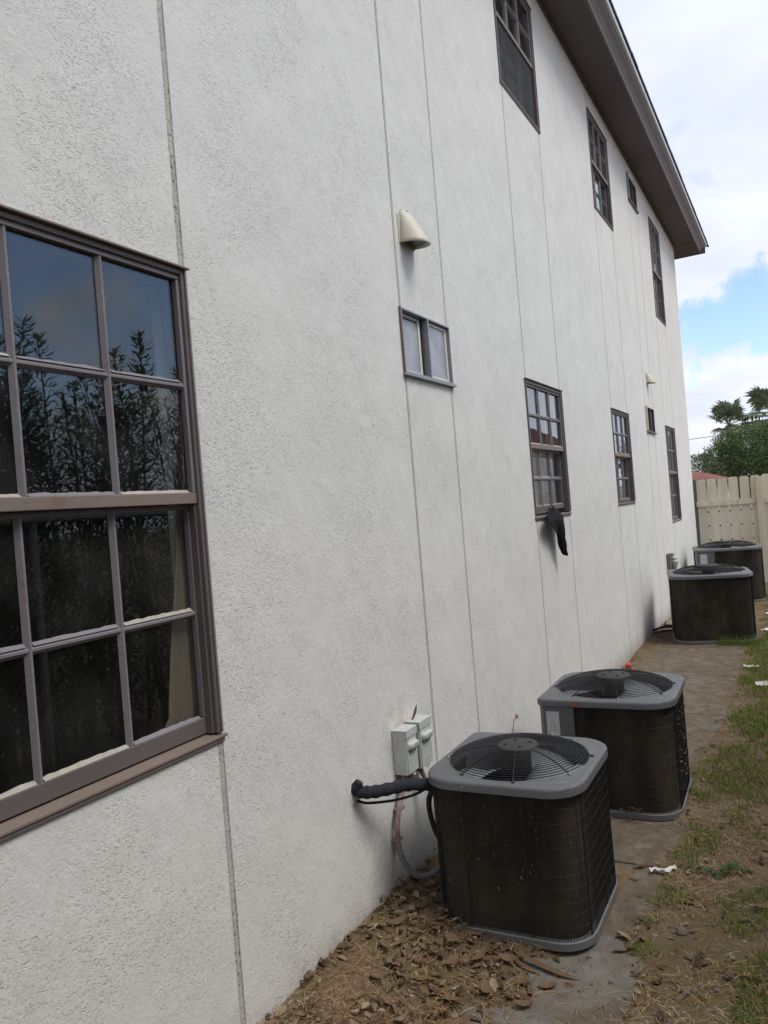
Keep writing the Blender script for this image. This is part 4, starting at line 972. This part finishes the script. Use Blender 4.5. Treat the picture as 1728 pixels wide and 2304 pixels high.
paper(1.13, 9.2, .16, .10, R(60), 'white scrap on the grass beside the third condenser', 8)
paper(1.17, 10.4, .2, .12, R(0), 'white scrap on the grass beside the farthest condenser', 11)
# broad-leaf weed
wd = empty('weed', (1.16, 3.44, ground_h(1.16, 3.44))); tag(wd, 'low broad leaved green weed in the bare soil', 'weed')
for k in range(15):
    a = rnd(0, 6.28); m_ = MB(); d = rnd(.01, .075); L = rnd(.03, .055)
    leaf_mesh(m_, d * math.cos(a) * 1.4, d * math.sin(a), rnd(.01, .035), L, L * .6, a + rnd(-.5, .5), rnd(-.4, .1), rnd(-.4, .4), -.3, 4); m_.build('leaf', 'hedge', wd)
for k in range(8):
    a = rnd(-.6, .6); m_ = MB(); leaf_mesh(m_, -.12 + rnd(-.05, .05), rnd(-.03, .03), rnd(.005, .02), .03, .016, rnd(0, 6), 0, 0, -.3, 3); m_.build('leaf', 'hedge', wd)
# dry debris caught on second unit: right corner and foot
db = MB()
for k in range(130):
    z = rnd(.10, .50); leaf_mesh(db, .925 + rnd(-.012, .006), rnd(4.02, 4.30), z, rnd(.012, .030), rnd(.005, .012), rnd(0, 6), rnd(-1.3, 1.3), rnd(-1, 1), .6, 2)
for k in range(16): leaf_mesh(db, rnd(.66, .76), 3.868, rnd(.05, .075), rnd(.02, .035), .005, rnd(-.3, .3), rnd(-.8, .8), 1.3, .8, 2)
tag(db.build('caught_debris', 'litter'), 'dry leaf bits caught in the grille of the second condenser', 'leaf litter', kind='stuff')
fb_ = MB()
for k in range(46):
    x, z = rnd(.22, .76), rnd(.08, .53); L = rnd(.004, .020); a = R(rnd(60, 120)) if random.random() < .7 else rnd(0, 3.1); w_ = rnd(.0004, .0009)
    dx, dz = math.cos(a) * L, math.sin(a) * L; nx_, nz_ = -math.sin(a) * w_, math.cos(a) * w_; y = 2.6225
    fb_.add([(x, y, z), (x + dx * .5 + nx_, y - .003, z + dz * .5 + nz_), (x + dx, y, z + dz), (x + dx * .5 - nx_, y - .001, z + dz * .5 - nz_)], [(0, 1, 2, 3)])
tag(fb_.build('caught_debris', 'straw'), 'pale grass bits stuck in the grille of the nearest condenser', 'leaf litter', kind='stuff')
# weeds at third unit's foot
wv = MB()
for k in range(420):
    x, y = .93 + rnd(-.22, .16), 8.40 + rnd(-.08, .03) + (.0 if True else 0); L = rnd(.03, .14); a = rnd(0, 6.28); lx, ly = math.cos(a) * L * .5, math.sin(a) * L * .5 - .02
    if x > 1.02: y += .05
    y = min(y, 8.33 + (x - .32) * .17)
    wv.add([(x - .002, y, 0), (x + .002, y, 0), (x + lx, y + ly, L)], [(0, 1, 2)])
tag(wv.build('weeds', 'grass'), 'thin weeds growing against the foot of the third condenser', 'weeds', kind='stuff')

# ------------------------------------------------------------------ picket fence
fn = empty('picket_fence', (0, 13.7, 0)); tag(fn, 'cream dog eared picket fence closing the yard at the house corner', 'fence')
x = .034; k = 0
while x < 4.2:
    w_ = .139; zt = 1.705 + .004 * math.sin(k * 2.3) + .010 * (x / 2); c = .028; tilt = rnd(-.004, .004); y0 = rnd(-.003, .003)
    pl = [(x + tilt, .04), (x + w_ + tilt, .04), (x + w_ - tilt, zt - c), (x + w_ - c * .9 - tilt, zt), (x + c * .9 - tilt, zt), (x - tilt, zt - c)]
    MB().loft([[(a, y0, b) for a, b in pl], [(a, y0 + .016, b) for a, b in pl]]).build('picket', 'fence', fn)
    x += w_ + rnd(.016, .026); k += 1
MB().box(.02, .915, -.042, -.004, 1.262, 1.345).build('rail', 'fence', fn, bevel=.003)
MB().box(1.025, 4.2, -.042, -.004, 1.262, 1.345).build('rail', 'fence', fn, bevel=.003)
MB().box(.02, .915, -.042, -.004, .30, .385).build('rail', 'fence', fn, bevel=.003)
MB().box(1.025, 4.2, -.042, -.004, .30, .385).build('rail', 'fence', fn, bevel=.003)
MB().box(.92, 1.02, -.115, -.005, -.1, 1.685).build('post', 'fence', fn, bevel=.004)
MB().box(3.3, 3.4, -.115, -.005, -.1, 1.685).build('post', 'fence', fn, bevel=.004)
o = MB().box(-.045, .030, .0, .09, -.1, 1.715).build('post', 'greypost', fn, bevel=.003); o['label'] = 'green grey end post, shadow put into its colour, beside the house corner'  # post colour darkened to carry the shadow behind the corner

# ------------------------------------------------------------------ beyond the fence
nh = empty('far_house', (0, 0, 0)); tag(nh, 'low house with red roof beyond the picket fence', 'house')
mb = MB(); mb.add([(-7, 24.2, 1.72), (-.35, 24.2, 1.72), (-.35, 33, 1.72), (-7, 33, 1.72), (-3.5, 27, 2.2), (-1.6, 27, 2.12)], [(0, 1, 5, 4), (1, 2, 5), (2, 3, 4, 5), (3, 0, 4)]); mb.build('roof', 'tile', nh)
mb = MB(); mb.box(-6.8, -.6, 24.6, 32.8, -.1, 1.715); mb.build('wall', 'white', nh)
MB().box(-7, -.35, 24.17, 24.2, 1.64, 1.73).build('fascia', 'soffit', nh)
fe = empty('white_shed', (0, 0, 0)); tag(fe, 'white board wall glimpsed between the pickets', 'shed')
for i in range(12):
    z = .05 + i * .10; 
    MB().box(-1.5, 3.2, 17.9, 17.93, z, z + (.094 if i % 3 else .06)).build('board', 'white', fe)
MB().box(-1.5, 3.2, 17.95, 18.1, 0, 1.27).build('backing', 'soffit', fe)

def blob_tree(name, label, centres, nleaf, ls, mat, trunk, group=None):
    t = empty(name, trunk[0]); tag(t, label, 'tree', group); ox, oy, oz = trunk[0]
    mb = MB()
    tot = sum(r[3] ** 2 for r in centres)
    for cx, cy, cz, r in centres:
        for i in range(int(nleaf * r * r / tot)):
            u = Vector((random.gauss(0, 1), random.gauss(0, 1), random.gauss(0, 1))).normalized()
            k = 1 + .30 * noise.noise(u * 2.3 + Vector((cx, cy, cz))) + .18 * noise.noise(u * 6 + Vector((cx, cy, 0)))
            q = r * k * (1 - .35 * random.random() ** 1.8)
            p = Vector((cx - ox, cy - oy, cz - oz)) + Vector((u.x * q, u.y * q, u.z * q * .85))
            L = ls * rnd(.6, 1.5); e1 = Vector((rnd(-1, 1), rnd(-1, 1), rnd(-.6, .6))).normalized() * L * .5; e2 = e1.cross(Vector((rnd(-1, 1), rnd(-1, 1), rnd(-1, 1)))).normalized() * L * .26
            mb.add([p - e1, p + e2, p + e1, p - e2], [(0, 1, 2, 3)])
    mb.build('crown', mat, t)
    mb = MB()
    mb.tube([(0, 0, 0), (.05, 0, centres[0][2] * .5 - oz * .5), (0, 0, centres[0][2] - oz)], [trunk[1], trunk[1] * .8, trunk[1] * .4], 8)
    for cx, cy, cz, r in centres: mb.tube([(0, 0, (cz - oz) * .45), ((cx - ox) * .5, (cy - oy) * .5, (cz - oz) * .75), (cx - ox, cy - oy, cz - oz)], [trunk[1] * .5, trunk[1] * .3, trunk[1] * .12], 6)
    mb.build('trunk', 'bark', t, smooth=True)
    return t
cs = [(-.25, 31, 2.8, .95), (.4, 30.6, 2.5, 1.1), (1.3, 31, 2.9, 1.1), (-.95, 31, 2.5, .7), (-.7, 31.5, 3.15, .5), (.1, 32, 3.1, .85), (1.0, 30, 2.1, 1.0), (-.9, 30.5, 1.9, .7), (.9, 31.5, 3.2, .75), (2.3, 31, 2.7, 1.1), (3.4, 31, 2.8, 1.1), (-.2, 30.4, 1.7, .9)]
blob_tree('broad_tree', 'dense round green tree rising over the picket fence', cs, 75000, .062, 'bush', ((.5, 31, 0), .22))
cs = [(-2.3, 35, 2.2, .9), (-1.5, 34.5, 2.2, 1.0), (-3.4, 36, 2.0, .9), (-4.6, 36, 2.1, 1.0)]
blob_tree('broad_tree', 'lower dark green tree at the house corner, behind the round tree', cs, 16000, .07, 'bush', ((-2.2, 35, 0), .15))
def palm(x, y, z, s, label, seed):
    random.seed(seed); t = empty('palm_tree', (x, y, 0)); tag(t, label, 'palm tree', 'fan palms behind the round tree')
    mb = MB(); mb.tube([(0, 0, 0), (.1, 0, z * .5), (0, 0, z)], [.2, .16, .15], 10); mb.build('trunk', 'bark', t, smooth=True)
    for k in range(17):
        az = rnd(0, 6.28); el = rnd(-.35, 1.35); L = s * rnd(.45, .65); m_ = MB()
        d = Vector((math.cos(az) * math.cos(el), math.sin(az) * math.cos(el), math.sin(el))); base = Vector((0, 0, z)); hub = base + d * L
        m_.tube([base, hub], .018, 4)
        side = d.cross(Vector((0, 0, 1))).normalized(); up = side.cross(d)
        n = 17
        for i in range(n):
            a = -1.9 + 3.8 * i / (n - 1); dd = (d * math.cos(a) + side * math.sin(a)); ln = s * (.50 + .14 * math.cos(a)) * rnd(.9, 1.05); sd_ = (side * math.cos(a) - d * math.sin(a)) * .052 * s
            mid = hub + dd * ln * .6 + up * .03; tip = hub + dd * ln - Vector((0, 0, .12 * s * rnd(.4, 1.6)))
            m_.add([hub, mid - sd_, mid + sd_, tip], [(0, 1, 2), (2, 1, 3)])
        m_.build('frond', 'palm', t)
palm(-.95, 36, 4.05, 1.05, 'left fan palm showing over the top of the round tree', 3)
palm(.75, 36, 4.20, 1.45, 'right larger fan palm over the top of the round tree', 5)
random.seed(11)
# overhead service cable behind the roof line far away
tag(MB().tube([(-40, 60, 7.2), (-8, 45, 4.0), (30, 60, 6.0)], .015, 4).build('overhead_cable', 'black'), 'thin overhead cable crossing the sky beside the house corner', 'cable')

# ------------------------------------------------------------------ the other side of the yard (seen in the panes, but for one added tree)
def shrub(x, y, h, label):
    t = empty('tall_shrub', (x, y, 0)); tag(t, label, 'shrub', 'tall leafy shrubs along the side yard fence'); mb = MB(); st_ = MB()
    for k in range(9):
        bx, by = rnd(-.15, .15), rnd(-.2, .2); ex, ey = bx + rnd(-.45, .45), by + rnd(-.6, .6); hh = h * (rnd(.94, 1.02) if k < 2 else rnd(.80, .93)); wd_ = .24 if k < 2 else .46
        st_.tube([(bx, by, 0), ((bx + ex) / 2, (by + ey) / 2, hh * .55), (ex, ey, hh)], [.02, .012, .004], 5)
        n = int(700 * hh / 3)
        for i in range(n):
            u = (i + rnd(0, 1)) / n; zz_ = .15 + (hh - .15) * u; cx, cy = bx + (ex - bx) * u, by + (ey - by) * u
            a = rnd(0, 6.28); rr_ = (wd_ * (1 - u) ** .55 + .04) * random.random() ** .5; L = rnd(.055, .095)
            leaf_mesh(mb, cx + rr_ * math.cos(a), cy + rr_ * math.sin(a), zz_, L, L * .27, a + rnd(-.4, .4), -rnd(.1, .9), rnd(-.4, .4), .1, 2)
    mb.build('leaves', 'hedge', t); st_.build('stems', 'bark', t, smooth=True)
yy = -2.6; k = 0
words = ['first', 'second', 'third', 'fourth', 'fifth', 'sixth', 'seventh', 'eighth', 'ninth', 'tenth', 'eleventh', 'twelfth', 'thirteenth', 'fourteenth', 'fifteenth', 'sixteenth', 'seventeenth', 'eighteenth', 'nineteenth', 'twentieth', 'twenty first', 'twenty second', 'twenty third', 'twenty fourth', 'twenty fifth']
while yy < 8.6:
    h = 3.22 + rnd(-.30, .26)
    shrub(3.3 + rnd(-.15, .15), yy, h, 'leafy shrub reflected in the big window, %s along the side yard' % words[k]); yy += .50; k += 1
cl = empty('chain_link_fence', (2.65, 0, 0)); tag(cl, 'chain link fence in front of the shrubs, seen only as a reflection', 'fence')
mb = MB(); sp = .07
for i in range(int(11.5 / sp)):
    y0 = -2 + i * sp
    for s in (1, -1):
        y1 = y0 + s * 1.7; mb.tube([(0, y0 + (.0 if s > 0 else 1.7) , .03), (s * .003, y0 + (1.7 if s > 0 else 0), 1.73)], .0016, 3, caps=False)
o = mb.build('wire_mesh', 'galv', cl); o['kind'] = 'stuff'
for y in (-1.5, .9, 3.3, 5.7, 8.1, 10.5): MB().lathe((.02, y, 0), [(.025, -.1), (.025, 1.78), (.01, 1.8)], 10).build('post', 'galv', cl, smooth=True)
MB().tube([(0, -3, 1.74), (0, 11.3, 1.74)], .018, 8).build('top_rail', 'galv', cl, smooth=True)
blob_tree('broad_tree', 'unseen tree added beside the near end of the yard to dim the lower wall', [(4.3, .2, 3.9, 1.5), (4.2, -1.8, 3.9, 1.7), (4.6, -3.6, 3.6, 1.6)], 16000, .12, 'bush', ((4.9, -1.6, 0), .16))  # added out of view to block sky light from the near wall
# neighbour with red tile roof
nb = empty('tile_roof_house', (0, 0, 0)); tag(nb, 'neighbouring house with red brown tile roof, mirrored in the lower window panes', 'house')
MB().box(7.4, 15, 26, 45, -.1, 3.0).build('wall', 'white', nb)
for i in range(16):
    t0, t1 = i / 16, (i + 1) / 16; xa, xb = 6.9 + 4.1 * t0, 6.9 + 4.1 * t1 + .03; za, zb = 2.95 + 2.5 * t0, 2.95 + 2.5 * t1
    ya, yb = 25.4 + 3 * t0, 45.6 - 5 * t0
    MB().add([(xa, ya, za), (xa, yb, za), (xb, yb, zb), (xb, ya, zb), (xa, ya, za + .05), (xa, yb, za + .05), (xb, yb, zb + .0), (xb, ya, zb + .0)], [(0, 1, 5, 4), (4, 5, 6, 7), (0, 4, 7, 3), (1, 2, 6, 5)]).build('tile_course', 'tile', nb)
MB().add([(11, 28.4, 5.45), (11, 40.6, 5.45), (15.2, 45.6, 2.95), (15.2, 25.4, 2.95), (6.9, 25.4, 2.95), (6.9, 45.6, 2.95)], [(0, 3, 2, 1), (0, 4, 3), (1, 2, 5)]).build('roof', 'tile', nb)
MB().box(10.2, 10.9, 36.6, 37.4, 4.6, 5.75).build('chimney', 'tile', nb)
ltf = empty('lattice_screen', (4.6, 20, 0)); tag(ltf, 'white garden lattice screen mirrored in the lower left panes', 'lattice')
for i in range(-14, 30):
    for s in (1, -1):
        y0 = i * .13; pa = (0, y0, 1.2); pb_ = (0, y0 + s * 1.5, 2.7)
        if -.2 < y0 < 3 and -.2 < y0 + s * 1.5 < 3: MB().tube([pa, pb_], .018, 4).build('lath', 'white', ltf)
MB().box(-.03, .03, -.25, 3.1, 0, 1.2).build('panel', 'white', ltf)
print('objects', len(bpy.data.objects), 'tris', sum(sum(len(p.vertices) - 2 for p in me.polygons) * 1 for me in bpy.data.meshes))
